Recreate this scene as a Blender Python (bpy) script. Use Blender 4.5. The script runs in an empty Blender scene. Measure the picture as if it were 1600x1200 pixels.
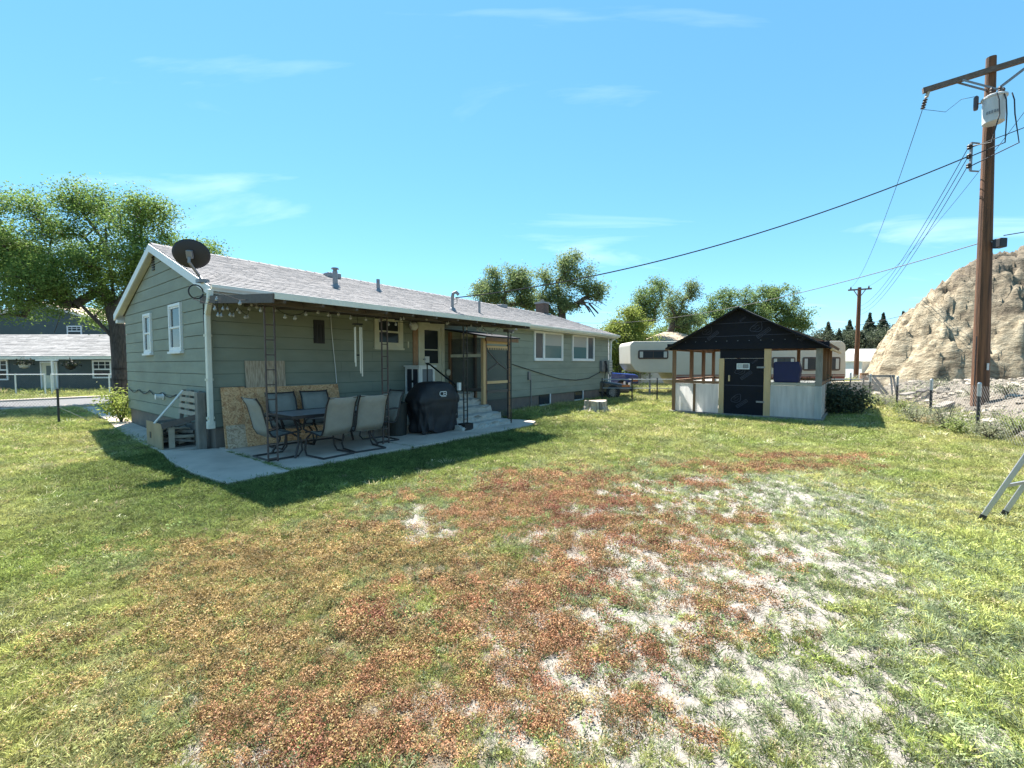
import bpy, math, random
import numpy as np
from mathutils import Vector, Matrix, Euler
R = math.radians
random.seed(7)
scene = bpy.context.scene
COL = scene.collection

# ------------------------------------------------------------------ camera
EYE = 1.6
FPX, PITCH, ROLL = 696.3, -0.0458, -0.0022          # focal length in 1600-px units, tilt, roll
cam = bpy.data.cameras.new('camera'); cam_o = bpy.data.objects.new('camera', cam); COL.objects.link(cam_o)
cam.sensor_width = 36; cam.lens = FPX / 1600 * 36; cam.clip_start = 0.05; cam.clip_end = 2000
cam_o.matrix_world = Matrix.Translation((0, 0, EYE)) @ Matrix.Rotation(math.pi/2 + PITCH, 4, 'X') @ Matrix.Rotation(ROLL, 4, 'Z')
scene.camera = cam_o
scene.render.resolution_x, scene.render.resolution_y = 1024, 768
scene.view_settings.view_transform = 'Standard'; scene.view_settings.look = 'None'
scene.view_settings.gamma = 1; scene.view_settings.use_curve_mapping = False
scene.view_settings.exposure = 2.0

# ------------------------------------------------------------------ sky and sun
SUN_AZ = R(-24.8); SUN_EL = R(57.4)                 # azimuth from +Y (to the right positive)
world = bpy.data.worlds.new('World'); scene.world = world; world.use_nodes = True
nt = world.node_tree; nt.nodes.clear()
def N(t, ty, **k):
    n = t.nodes.new(ty)
    for a, b in k.items(): setattr(n, a, b)
    return n
out = N(nt, 'ShaderNodeOutputWorld'); bg = N(nt, 'ShaderNodeBackground'); bg.inputs[1].default_value = 0.072
sky = N(nt, 'ShaderNodeTexSky', sky_type='NISHITA', sun_disc=False, sun_elevation=SUN_EL, sun_rotation=SUN_AZ,
        altitude=2200, air_density=1.0, dust_density=0.1, ozone_density=2.5)
hsv = N(nt, 'ShaderNodeHueSaturation'); hsv.inputs['Hue'].default_value = 0.487; hsv.inputs['Saturation'].default_value = 1.27; hsv.inputs['Value'].default_value = 1.0
tc = N(nt, 'ShaderNodeTexCoord'); sep = N(nt, 'ShaderNodeSeparateXYZ'); nt.links.new(tc.outputs['Generated'], sep.inputs[0])
mz = N(nt, 'ShaderNodeMath', operation='MAXIMUM'); mz.inputs[1].default_value = 0.03; nt.links.new(sep.outputs[2], mz.inputs[0])
az = N(nt, 'ShaderNodeMath', operation='ADD'); az.inputs[1].default_value = 0.12; nt.links.new(mz.outputs[0], az.inputs[0])
dx = N(nt, 'ShaderNodeMath', operation='DIVIDE'); dy = N(nt, 'ShaderNodeMath', operation='DIVIDE')
nt.links.new(sep.outputs[0], dx.inputs[0]); nt.links.new(az.outputs[0], dx.inputs[1])
nt.links.new(sep.outputs[1], dy.inputs[0]); nt.links.new(az.outputs[0], dy.inputs[1])
cmb = N(nt, 'ShaderNodeCombineXYZ'); nt.links.new(dx.outputs[0], cmb.inputs[0]); nt.links.new(dy.outputs[0], cmb.inputs[1])
mp = N(nt, 'ShaderNodeMapping'); mp.inputs['Rotation'].default_value = (0, 0, R(35)); mp.inputs['Scale'].default_value = (0.45, 1.6, 1); mp.inputs['Location'].default_value = (7.4, 2.6, 0)
nt.links.new(cmb.outputs[0], mp.inputs[0])
cn = N(nt, 'ShaderNodeTexNoise'); cn.inputs['Scale'].default_value = 1.1; cn.inputs['Detail'].default_value = 7; cn.inputs['Roughness'].default_value = 0.55; cn.inputs['Distortion'].default_value = 0.7
nt.links.new(mp.outputs[0], cn.inputs['Vector'])
cr = N(nt, 'ShaderNodeMapRange'); cr.inputs[1].default_value = 0.585; cr.inputs[2].default_value = 0.85; cr.inputs[4].default_value = 0.24
nt.links.new(cn.outputs[0], cr.inputs[0])
mx = N(nt, 'ShaderNodeMix', data_type='RGBA'); mx.inputs['B'].default_value = (9.0, 9.4, 9.8, 1)
sg_ = N(nt, 'ShaderNodeGamma'); sg_.inputs[1].default_value = 0.60; sm_ = N(nt, 'ShaderNodeMix', data_type='RGBA', blend_type='MULTIPLY'); sm_.inputs['Factor'].default_value = 1.0; sm_.inputs['B'].default_value = (1.27, 1.50, 1.62, 1)
nt.links.new(sky.outputs[0], sg_.inputs[0]); nt.links.new(sg_.outputs[0], sm_.inputs['A']); nt.links.new(sm_.outputs['Result'], hsv.inputs['Color']); nt.links.new(hsv.outputs[0], mx.inputs['A']); nt.links.new(cr.outputs[0], mx.inputs['Factor'])
nt.links.new(mx.outputs['Result'], bg.inputs[0]); nt.links.new(bg.outputs[0], out.inputs[0])

sun = bpy.data.lights.new('sun', 'SUN'); sun.energy = 4.5; sun.angle = R(0.53); sun.color = (1.0, 0.95, 0.87)
sun_o = bpy.data.objects.new('sun', sun); COL.objects.link(sun_o)
_sd = Vector((math.sin(SUN_AZ)*math.cos(SUN_EL), math.cos(SUN_AZ)*math.cos(SUN_EL), math.sin(SUN_EL)))
sun_o.rotation_euler = _sd.to_track_quat('Z', 'Y').to_euler(); sun_o.location = _sd * 60

# ------------------------------------------------------------------ layout helpers (survey of the place)
TH = 0.6673; HX, HY = -5.5214, 8.222                # house corner and heading
U3 = np.array([math.sin(TH), math.cos(TH), 0]); V3 = np.array([-math.cos(TH), math.sin(TH), 0]); O3 = np.array([HX, HY, 0]); C3 = np.array([0, 0, EYE])
HANG = math.pi/2 - TH
def ray(px, py):
    X, Y = px-800, py-600
    c, s = math.cos(ROLL), math.sin(ROLL); X, Y = X*c+Y*s, -X*s+Y*c
    c, s = math.cos(PITCH), math.sin(PITCH); a, b = 1.0, -Y/FPX
    return np.array([X/FPX, a*c-b*s, a*s+b*c])
def loc(q): return np.array([(q-O3)@U3, (q-O3)@V3, q[2]])
def at(px, py, y): d = ray(px, py); return Vector(C3+d*(y/d[1]))
def gr(px, py, z=0.): d = ray(px, py); return Vector(C3+d*((z-EYE)/d[2]))
def hv(px, py, v): d = ray(px, py); return Vector(loc(C3+d*(((O3-C3)@V3+v)/(d@V3))))
def hu(px, py, u): d = ray(px, py); return Vector(loc(C3+d*(((O3-C3)@U3+u)/(d@U3))))
def hw(u, v, z=0.): return Vector(O3+U3*u+V3*v+np.array([0, 0, z]))

# ------------------------------------------------------------------ mesh helpers
class MB:
    def __init__(s): s.v = []; s.f = []
    def add(s, vs, fs):
        n = len(s.v); s.v += [tuple(p) for p in vs]; s.f += [tuple(i+n for i in f) for f in fs]; return s
    def bx(s, x0, x1, y0, y1, z0, z1, M=None):
        vs = [Vector((x, y, z)) for z in (z0, z1) for y in (y0, y1) for x in (x0, x1)]
        if M is not None: vs = [M @ p for p in vs]
        return s.add(vs, [(0,2,3,1),(4,5,7,6),(0,1,5,4),(2,6,7,3),(0,4,6,2),(1,3,7,5)])
    def bar(s, p, q, w, h=None, up=(0,0,1)):
        h = h or w; p, q = Vector(p), Vector(q); d = (q-p).normalized(); up = Vector(up)
        if abs(d.dot(up)) > .98: up = Vector((0,1,0))
        a = d.cross(up).normalized()*(w/2); b = a.cross(d).normalized()*(h/2)
        vs = [p-a-b, p+a-b, p+a+b, p-a+b, q-a-b, q+a-b, q+a+b, q-a+b]
        return s.add(vs, [(0,3,2,1),(4,5,6,7),(0,1,5,4),(1,2,6,5),(2,3,7,6),(3,0,4,7)])
    def tube(s, pts, r, n=8, caps=True):
        pts = [Vector(p) for p in pts]; k = len(pts); rs = r if isinstance(r, (list, tuple)) else [r]*k
        t0 = (pts[1]-pts[0]).normalized(); ref = Vector((0,0,1)) if abs(t0.z) < .9 else Vector((1,0,0))
        a = t0.cross(ref).normalized(); vs = []
        for i, p in enumerate(pts):
            t = (pts[min(i+1, k-1)]-pts[max(i-1, 0)]).normalized()
            a = (a-t*a.dot(t)).normalized(); b = t.cross(a)
            vs += [p+(a*math.cos(2*math.pi*j/n)+b*math.sin(2*math.pi*j/n))*rs[i] for j in range(n)]
        fs = [(i*n+j, i*n+(j+1)%n, (i+1)*n+(j+1)%n, (i+1)*n+j) for i in range(k-1) for j in range(n)]
        if caps: fs += [tuple(range(n))[::-1], tuple((k-1)*n+j for j in range(n))]
        return s.add(vs, fs)
    def lathe(s, prof, c=(0,0,0), n=16, M=None):
        c = Vector(c); vs = [Vector((r*math.cos(2*math.pi*j/n), r*math.sin(2*math.pi*j/n), z)) for r, z in prof for j in range(n)]
        vs = [(M @ p if M is not None else p)+c for p in vs]; k = len(prof)
        fs = [(i*n+j, i*n+(j+1)%n, (i+1)*n+(j+1)%n, (i+1)*n+j) for i in range(k-1) for j in range(n)]
        fs += [tuple(range(n))[::-1], tuple((k-1)*n+j for j in range(n))]
        return s.add(vs, fs)
    def prism(s, poly, h0, h1, f):           # poly 2-d, f(a, b, h) -> 3-d point
        k = len(poly); vs = [f(a, b, h0) for a, b in poly]+[f(a, b, h1) for a, b in poly]
        fs = [tuple(range(k))[::-1], tuple(range(k, 2*k))]+[(i, (i+1)%k, k+(i+1)%k, k+i) for i in range(k)]
        return s.add(vs, fs)
    def build(s, name, mat, parent=None, smooth=False, bevel=0, label=None, fix=True):
        me = bpy.data.meshes.new(name); me.from_pydata(s.v, [], s.f); me.update()
        if fix:
            import bmesh
            b = bmesh.new(); b.from_mesh(me); bmesh.ops.recalc_face_normals(b, faces=b.faces); b.to_mesh(me); b.free()
        return link(name, me, mat, parent, smooth, bevel, label)
def link(name, me, mat, parent=None, smooth=False, bevel=0, label=None):
    o = bpy.data.objects.new(name, me); COL.objects.link(o)
    if mat is not None: me.materials.clear(); me.materials.append(mat)
    if smooth:
        me.polygons.foreach_set('use_smooth', [True]*len(me.polygons))
    if bevel:
        m = o.modifiers.new('bevel', 'BEVEL'); m.width = bevel; m.segments = 2; m.limit_method = 'ANGLE'
    if parent is not None: o.parent = parent
    if label: o['label'] = label
    return o
def tag(o, label, cat, group=None):
    o['label'] = label; o['category'] = cat
    if group: o['group'] = group
    return o
def thing(name, label, cat, location=(0,0,0), rotz=0., group=None):
    o = bpy.data.objects.new(name, None); COL.objects.link(o); o.empty_display_size = .2
    o.location = location; o.rotation_euler = (0, 0, rotz); return tag(o, label, cat, group)
def hthing(name, label, cat, u=0, v=0, z=0, rot=0., group=None): return thing(name, label, cat, hw(u, v, z), HANG+rot, group)
def copy_tree(o, parent=None):
    c = o.copy(); COL.objects.link(c); c.parent = parent
    for ch in list(o.children): copy_tree(ch, c)
    return c
def struct(o): o['kind'] = 'structure'; return o
def stuff(o): o['kind'] = 'stuff'; return o
def npmesh(name, V, F):                      # V (n,3); F (m,4) or (m,3)
    me = bpy.data.meshes.new(name); V = np.asarray(V, dtype=np.float32); F = np.asarray(F, dtype=np.int32); k = F.shape[1]
    me.vertices.add(len(V)); me.vertices.foreach_set('co', V.ravel())
    me.loops.add(F.size); me.loops.foreach_set('vertex_index', F.ravel())
    me.polygons.add(len(F)); me.polygons.foreach_set('loop_start', np.arange(len(F), dtype=np.int32)*k)
    me.update(calc_edges=True); return me
# value noise for layout
_rng = np.random.RandomState(3); _tab = _rng.rand(256, 256)
def vnoise(x, y):
    xi = np.floor(x).astype(int); yi = np.floor(y).astype(int); fx = x-xi; fy = y-yi; fx = fx*fx*(3-2*fx); fy = fy*fy*(3-2*fy)
    g = lambda a, b: _tab[a % 256, b % 256]
    return (g(xi, yi)*(1-fx)+g(xi+1, yi)*fx)*(1-fy)+(g(xi, yi+1)*(1-fx)+g(xi+1, yi+1)*fx)*fy
def fbm(x, y, o=4):
    t = 0; a = .5; s = 0
    for i in range(o): t = t+a*vnoise(x*2**i+17*i, y*2**i+31*i); s += a; a *= .5
    return t/s

# ------------------------------------------------------------------ materials
def pmat(name, col, rough=.7, var=.18, scale=5., bump=0., bscale=40., metal=0., stretch=(1,1,1), island=0., col2=None, detail=5, spec=.5, coat=0., trans=0., contrast=1.):
    m = bpy.data.materials.new(name); m.use_nodes = True; t = m.node_tree; p = t.nodes['Principled BSDF']
    L = t.links.new
    tcn = N(t, 'ShaderNodeTexCoord'); mpn = N(t, 'ShaderNodeMapping'); mpn.inputs['Scale'].default_value = stretch; L(tcn.outputs['Object'], mpn.inputs[0])
    nz = N(t, 'ShaderNodeTexNoise'); nz.inputs['Scale'].default_value = scale; nz.inputs['Detail'].default_value = detail; nz.inputs['Roughness'].default_value = .6; L(mpn.outputs[0], nz.inputs['Vector'])
    mr = N(t, 'ShaderNodeMapRange'); w = .22/contrast; mr.inputs[1].default_value = .5-w; mr.inputs[2].default_value = .5+w; L(nz.outputs[0], mr.inputs[0])
    c = Vector(col); lo = c*(1-var); hi = Vector([min(.92, x) for x in c*(1+var)])
    if col2: lo = c; hi = Vector(col2)
    mxn = N(t, 'ShaderNodeMix', data_type='RGBA'); mxn.inputs['A'].default_value = (*lo, 1); mxn.inputs['B'].default_value = (*hi, 1); L(mr.outputs[0], mxn.inputs['Factor'])
    src = mxn.outputs['Result']
    if island:
        ge = N(t, 'ShaderNodeNewGeometry'); hs = N(t, 'ShaderNodeHueSaturation'); m2 = N(t, 'ShaderNodeMapRange'); m2.inputs[3].default_value = 1-island; m2.inputs[4].default_value = 1+island
        L(ge.outputs['Random Per Island'], m2.inputs[0]); L(m2.outputs[0], hs.inputs['Value']); L(src, hs.inputs['Color']); src = hs.outputs[0]
    L(src, p.inputs['Base Color'])
    p.inputs['Roughness'].default_value = rough; p.inputs['Metallic'].default_value = metal; p.inputs['Specular IOR Level'].default_value = spec; p.inputs['Coat Weight'].default_value = coat
    if trans: p.inputs['Transmission Weight'].default_value = trans
    if bump:
        bn = N(t, 'ShaderNodeTexNoise'); bn.inputs['Scale'].default_value = bscale; bn.inputs['Detail'].default_value = 6; L(mpn.outputs[0], bn.inputs['Vector'])
        bp = N(t, 'ShaderNodeBump'); bp.inputs['Strength'].default_value = bump; bp.inputs['Distance'].default_value = .02; L(bn.outputs[0], bp.inputs['Height']); L(bp.outputs[0], p.inputs['Normal'])
    return m
def leafmat(name, col, col2, tr=.35, attr=None):
    m = bpy.data.materials.new(name); m.use_nodes = True; t = m.node_tree; t.nodes.clear(); L = t.links.new
    o = N(t, 'ShaderNodeOutputMaterial'); d = N(t, 'ShaderNodeBsdfPrincipled'); d.inputs['Roughness'].default_value = .6; d.inputs['Specular IOR Level'].default_value = .25
    tl = N(t, 'ShaderNodeBsdfTranslucent'); ms = N(t, 'ShaderNodeMixShader'); ms.inputs[0].default_value = tr
    if attr:
        a = N(t, 'ShaderNodeAttribute', attribute_type='INSTANCER', attribute_name=attr); ge = N(t, 'ShaderNodeNewGeometry')
        hs = N(t, 'ShaderNodeHueSaturation'); m2 = N(t, 'ShaderNodeMapRange'); m2.inputs[3].default_value = .6; m2.inputs[4].default_value = 1.4
        L(ge.outputs['Random Per Island'], m2.inputs[0]); L(m2.outputs[0], hs.inputs['Value']); L(a.outputs['Color'], hs.inputs['Color']); src = hs.outputs[0]
    else:
        ge = N(t, 'ShaderNodeNewGeometry'); mxn = N(t, 'ShaderNodeMix', data_type='RGBA'); mxn.inputs['A'].default_value = (*col, 1); mxn.inputs['B'].default_value = (*col2, 1)
        L(ge.outputs['Random Per Island'], mxn.inputs['Factor']); src = mxn.outputs['Result']
    L(src, d.inputs['Base Color']); L(src, tl.inputs['Color']); L(d.outputs[0], ms.inputs[1]); L(tl.outputs[0], ms.inputs[2]); L(ms.outputs[0], o.inputs[0])
    return m
def osbmat(name, a, b, c, scale=28):
    m = bpy.data.materials.new(name); m.use_nodes = True; t = m.node_tree; p = t.nodes['Principled BSDF']; L = t.links.new
    tcn = N(t, 'ShaderNodeTexCoord'); nz = N(t, 'ShaderNodeTexNoise'); nz.inputs['Scale'].default_value = 9; L(tcn.outputs['Object'], nz.inputs['Vector'])
    av = N(t, 'ShaderNodeMix', data_type='RGBA', blend_type='LINEAR_LIGHT'); av.inputs['Factor'].default_value = .12; L(tcn.outputs['Object'], av.inputs['A']); L(nz.outputs['Color'], av.inputs['B'])
    vo = N(t, 'ShaderNodeTexVoronoi'); vo.inputs['Scale'].default_value = scale; L(av.outputs['Result'], vo.inputs['Vector'])
    sc = N(t, 'ShaderNodeSeparateColor'); L(vo.outputs['Color'], sc.inputs[0])
    rp = N(t, 'ShaderNodeValToRGB'); e = rp.color_ramp.elements; e[0].color = (*a, 1); e[1].color = (*c, 1); e.new(.5).color = (*b, 1); L(sc.outputs[0], rp.inputs[0])
    L(rp.outputs[0], p.inputs['Base Color']); p.inputs['Roughness'].default_value = .8
    bp = N(t, 'ShaderNodeBump'); bp.inputs['Strength'].default_value = .3; bp.inputs['Distance'].default_value = .005; L(sc.outputs[1], bp.inputs['Height']); L(bp.outputs[0], p.inputs['Normal'])
    return m
def glassmat(name, col, rough=.06):
    m = bpy.data.materials.new(name); m.use_nodes = True; p = m.node_tree.nodes['Principled BSDF']
    p.inputs['Base Color'].default_value = (*col, 1); p.inputs['Roughness'].default_value = rough; p.inputs['Specular IOR Level'].default_value = .22; p.inputs['IOR'].default_value = 1.4
    return m
M = {}
M['siding'] = pmat('sage_siding_paint', (.238, .262, .212), .74, .16, .8, bump=.12, bscale=90, stretch=(1, 1, 3), island=.05)
M['core'] = pmat('wall_core_lap_shadow', (.10, .115, .10), .8, .08)  # core toned dark so the gaps between boards read as lap shadow lines
M['found'] = pmat('brown_foundation_paint', (.17, .14, .12), .85, .2, 3, bump=.2, bscale=60)
M['white'] = pmat('white_trim_paint', (.72, .73, .74), .5, .07, 6)
M['cream'] = pmat('cream_trim_paint', (.60, .58, .47), .55, .08, 6)
M['gutter'] = pmat('cream_gutter_metal', (.66, .65, .58), .45, .08, 4)
M['shingle'] = pmat('grey_asphalt_shingle', (.222, .212, .216), .93, .16, 9, bump=.5, bscale=300, island=.10)
M['roofdeck'] = pmat('roof_deck_dark', (.10, .095, .095), .95, .2)
M['soffit'] = pmat('soffit_cream', (.55, .53, .48), .6, .08)
M['brownboard'] = pmat('weathered_brown_board', (.10, .085, .08), .8, .25, 3, stretch=(1, 8, 8))
M['iron'] = pmat('rusty_black_iron', (.030, .024, .024), .6, .35, 14, bump=.2)
M['pane'] = glassmat('dark_window_glass', (.035, .042, .05))
M['pane2'] = glassmat('curtained_window_glass', (.11, .15, .16))
M['blind'] = pmat('window_blind', (.42, .42, .40), .7, .06)
M['curtain'] = pmat('teal_curtain', (.16, .26, .27), .8, .2, 4, stretch=(14, 14, 1))
M['concrete'] = pmat('patio_concrete', (.55, .455, .385), .88, .26, 1.1, bump=.25, bscale=60)
M['oldconc'] = pmat('crumbling_concrete', (.42, .395, .36), .92, .2, 7, bump=.9, bscale=22)
M['black'] = pmat('matt_black', (.012, .012, .014), .55, .3, 9)
M['dish'] = pmat('dish_charcoal_paint', (.020, .019, .024), .5, .1)
M['grey'] = pmat('grey_metal', (.22, .22, .23), .5, .15, metal=.4)
M['meshwire'] = pmat('dull_fence_wire', (.16, .16, .165), .6, .1, metal=.4)
M['galv'] = pmat('galvanised_steel', (.42, .43, .44), .45, .12, metal=.7)
M['alu'] = pmat('aluminium', (.42, .42, .44), .42, .1, metal=.75)
M['sling'] = pmat('beige_sling_mesh', (.31, .29, .255), .8, .1, 8, bump=.3, bscale=500)
M['frame'] = pmat('brown_chair_frame', (.035, .026, .026), .5, .25, 9)
M['tabletop'] = pmat('table_glass_grey', (.25, .25, .28), .3, .15, 6)
M['cover'] = pmat('black_grill_cover', (.016, .016, .021), .62, .25, 5, bump=.5, bscale=9)
M['osb'] = osbmat('osb_flakes', (.40, .18, .085), (.68, .38, .19), (.78, .52, .30), 38)
M['osb2'] = osbmat('osb_flakes_pale', (.34, .22, .15), (.52, .38, .26), (.68, .54, .40), 34)
M['ply'] = pmat('weathered_plywood', (.30, .22, .16), .85, .3, 5, stretch=(9, 9, .8), col2=(.56, .46, .35), bump=.2, contrast=1.6)
M['plyb'] = pmat('crate_plywood', (.30, .22, .13), .85, .2, 4, stretch=(1, 1, .4), col2=(.42, .32, .20), bump=.2)
M['greywood'] = pmat('grey_weathered_wood', (.17, .15, .13), .9, .3, 6, stretch=(2, 2, .5), col2=(.30, .27, .24), bump=.4, bscale=50)
M['palewood'] = pmat('pale_pallet_wood', (.34, .29, .23), .88, .25, 6, col2=(.47, .41, .33), stretch=(.6, 2, 4), bump=.3)
M['newwood'] = pmat('new_framing_lumber', (.50, .32, .16), .75, .2, 3, col2=(.60, .42, .23), stretch=(5, 5, .5), bump=.15)
M['redwood'] = pmat('stained_framing_lumber', (.17, .085, .045), .8, .25, 3, col2=(.27, .15, .08), stretch=(5, 5, .5), bump=.2)
M['bark'] = pmat('grey_brown_bark', (.075, .06, .05), .95, .4, 7, stretch=(3, 3, .6), bump=.9, bscale=18, contrast=1.5)
M['pole'] = pmat('creosoted_pole_wood', (.045, .022, .013), .85, .4, 2.5, stretch=(5, 5, .25), col2=(.19, .085, .04), bump=.5, bscale=14, contrast=1.4)
M['armwood'] = pmat('crossarm_wood', (.075, .055, .045), .85, .4, 5, stretch=(.5, 5, 5), col2=(.17, .13, .11))
M['felt'] = pmat('black_roofing_felt', (.0036, .0038, .0095), .9, .25, 5, bump=.25, bscale=8)
M['feltprint'] = pmat('felt_grey_print', (.045, .046, .07), .7, .2, 30)
M['wire'] = pmat('black_cable', (.02, .02, .024), .6, .1)
M['porcelain'] = pmat('brown_porcelain', (.06, .04, .035), .3, .2)
M['bulb'] = pmat('clear_bulb_glass', (.36, .36, .35), .15, .05, spec=.8)
M['chime'] = pmat('pale_chime_tube', (.70, .67, .60), .35, .06, metal=.2)
M['rv'] = pmat('rv_aluminium_beige', (.46, .43, .37), .45, .05, 2)
M['rvstripe'] = pmat('rv_maroon_stripe', (.16, .035, .03), .5, .15)
M['bluewall'] = pmat('slate_blue_siding', (.062, .085, .092), .75, .12, 2)
M['palesh'] = pmat('pale_grey_shingle', (.21, .205, .205), .92, .25, 8, island=.22, bump=.3, bscale=200)
M['tanroof'] = pmat('tan_shingle', (.42, .33, .24), .92, .2, 6, bump=.3, island=.15)
M['beigewall'] = pmat('beige_house_wall', (.55, .52, .46), .8, .06)
M['bluepaint'] = pmat('blue_car_paint', (.012, .04, .27), .3, .08, coat=.6)
M['blackpaint'] = pmat('black_car_paint', (.014, .015, .019), .35, .1, coat=.6)
M['rubber'] = pmat('tyre_rubber', (.02, .02, .02), .85, .2)
M['bluebox'] = pmat('blue_plastic', (.0025, .004, .055), .6, .12)
M['asphalt'] = pmat('street_asphalt', (.10, .10, .105), .92, .2, 3, bump=.3, bscale=80)
M['stump'] = pmat('grey_stump_wood', (.24, .215, .19), .92, .4, 4, stretch=(5, 5, .6), col2=(.52, .48, .43), bump=.9, bscale=14, contrast=1.6)
M['stumptop'] = pmat('cut_stump_top', (.45, .38, .29), .9, .25, 6, bump=.4)
M['plastic'] = None
def plasticmat():
    m = bpy.data.materials.new('cloudy_plastic_sheet'); m.use_nodes = True; t = m.node_tree; t.nodes.clear(); L = t.links.new
    o = N(t, 'ShaderNodeOutputMaterial'); d = N(t, 'ShaderNodeBsdfPrincipled'); tl = N(t, 'ShaderNodeBsdfTranslucent'); ms = N(t, 'ShaderNodeMixShader'); ms.inputs[0].default_value = .72
    tcn = N(t, 'ShaderNodeTexCoord'); mpn = N(t, 'ShaderNodeMapping'); mpn.inputs['Scale'].default_value = (1, 6, .7); L(tcn.outputs['Object'], mpn.inputs[0])
    nz = N(t, 'ShaderNodeTexNoise'); nz.inputs['Scale'].default_value = 2.2; nz.inputs['Detail'].default_value = 5; L(mpn.outputs[0], nz.inputs['Vector'])
    rp = N(t, 'ShaderNodeValToRGB'); e = rp.color_ramp.elements; e[0].position = .3; e[1].position = .7; e[0].color = (.76, .76, .75, 1); e[1].color = (.93, .93, .92, 1); L(nz.outputs[0], rp.inputs[0])
    bp = N(t, 'ShaderNodeBump'); bp.inputs['Strength'].default_value = .5; bp.inputs['Distance'].default_value = .03; L(nz.outputs[0], bp.inputs['Height']); L(bp.outputs[0], d.inputs['Normal'])
    d.inputs['Roughness'].default_value = .3; L(rp.outputs[0], d.inputs['Base Color']); L(rp.outputs[0], tl.inputs['Color']); L(d.outputs[0], ms.inputs[1]); L(tl.outputs[0], ms.inputs[2]); L(ms.outputs[0], o.inputs[0]); return m
M['plastic'] = plasticmat()
def meshmat(name, col, alpha):
    m = bpy.data.materials.new(name); m.use_nodes = True; p = m.node_tree.nodes['Principled BSDF']; p.inputs['Base Color'].default_value = (*col, 1); p.inputs['Alpha'].default_value = alpha; p.inputs['Roughness'].default_value = .8; return m
M['screen'] = meshmat('dark_insect_screen', (.05, .055, .06), .45)
# ================================================================== GROUND
def sstep(a, b, x): t = np.clip((x-a)/(b-a), 0, 1); return t*t*(3-2*t)
def bank(x, y): return (x-9.99)*.897-(y-9.51)*.442            # metres beyond the right-hand fence line
def gheight(x, y):
    s = bank(x, y); far = sstep(34, 22, y)*sstep(2, 6, y)
    h = .78*sstep(-.1, 2.4, s)*far+.30*sstep(2, 7, s)*far
    h = h+sstep(.3, 2.2, s)*far*.22*(fbm(x*1.1, y*1.1)-.5)+.05*sstep(-3, .2, s)
    return h+.05*(fbm(x*.35+5, y*.35)-.5)*sstep(1, 4, y)*sstep(.2, 1.2, y*0+1)-.01
def blob(x, y, *bs):
    t = np.zeros_like(x)
    for cx, cy, rx, ry in bs: t = np.maximum(t, np.exp(-(((x-cx)/rx)**2+((y-cy)/ry)**2)))
    return t
def masks(x, y):
    wx = x+.9*(fbm(x*.9+3, y*.9)-.5)+.35*(fbm(x*3.1, y*3.1+9)-.5); wy = y+.9*(fbm(x*.9+40, y*.9+8)-.5)+.35*(fbm(x*3.1+7, y*3.1)-.5)
    n1 = fbm(x*2.3+11, y*2.3); n2 = fbm(x*5.5+2, y*5.5+5); n3 = fbm(x*1.1+50, y*1.1+20)
    red = blob(wx, wy, (.4, 4.9, 1.5, .9), (1.0, 4.0, .9, .7), (.1, 2.6, .9, .7), (.55, 5.9, 1.2, .7), (1.5, 3.1, .35, .4), (3.7, 6.9, 1.3, .35), (5.0, 7.6, 1.0, .25), (-.5, 2.1, .8, .4), (2.2, 4.7, .5, .3), (.75, 2.2, .25, .3), (1.35, 2.4, .2, .25), (2.4, 6.0, .6, .25))
    org = blob(wx, wy, (-1.4, 3.6, 1.3, 1.0), (-1.5, 2.5, 1.0, .7), (-.7, 2.2, .7, .5), (-2.4, 3.7, .7, .5), (-.4, 3.4, .9, .7), (-2.0, 2.9, .6, .5))*.85
    bare = blob(wx, wy, (-1.25, 4.55, .38, .32), (-.85, 4.2, .3, .2), (.1, 2.35, .35, .3), (.75, 2.75, .4, .4), (1.0, 2.1, .5, .4), (1.7, 3.0, .6, .5), (1.35, 3.7, .45, .4), (2.3, 3.8, .7, .5), (2.6, 4.8, .9, .5), (3.6, 5.3, 1.0, .5), (1.8, 5.6, .6, .4), (2.9, 6.2, .9, .35), (1.6, 2.1, .6, .4), (2.3, 2.6, .6, .4), (3.4, 4.2, .7, .5), (-1.3, 1.95, .35, .15), (.35, 1.85, .4, .2))
    nf = .35*fbm(x*10.5+5, y*8+2.*x, 3)+.65*fbm(x*30+9, y*19+6*x, 2); nm = fbm(x*2.9+60, y*2.9+9, 3)
    bare = np.clip(bare*.50+.36*blob(x, y, (1.0, 3.6, 2.6, 3.0), (3.2, 5.4, 2.2, 1.6))+.27*blob(x, y, (1.75, 2.7, 1.1, 1.0), (2.7, 3.9, 1.3, 1.0), (3.4, 5.2, 1.2, .9), (1.0, 1.9, 1.2, .5), (1.9, 2.1, .9, .6), (3.3, 3.4, 1.2, 1.0)), 0, 1)
    zone = np.clip(bare+.5*(nm-.5), 0, 1)
    bare = np.clip((bare*1.0+3.4*(nf-.5)+.9*(nm-.5)-.34)*2.6, 0, 1)*sstep(.05, .2, bare)
    lush = blob(wx, wy, (2.35, 1.85, .35, .3), (2.9, 2.6, .5, .4), (3.9, 3.6, .9, .8), (3.0, 2.2, .7, .5))
    return red, org, np.clip(bare, 0, 1), lush, n1, n2, n3, zone
def axis(segs, lo, hi):
    a = []
    for s, e, d in segs: a += list(np.arange(s, e, d))
    a.append(segs[-1][1]); d = 1.0; p = a[-1]; q = a[0]; l = []
    while p < hi: p += d; a.append(p); d *= 1.35
    d = 1.0
    while q > lo: q -= d; l.append(q); d *= 1.35
    return np.array(l[::-1]+a)
gx = axis([(-16, -8, .3), (-8, 8, .08), (8, 26, .3)], -400, 400); gy = axis([(-3, 1, .5), (1, 9, .08), (9, 34, .3)], -400, 600)
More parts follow.
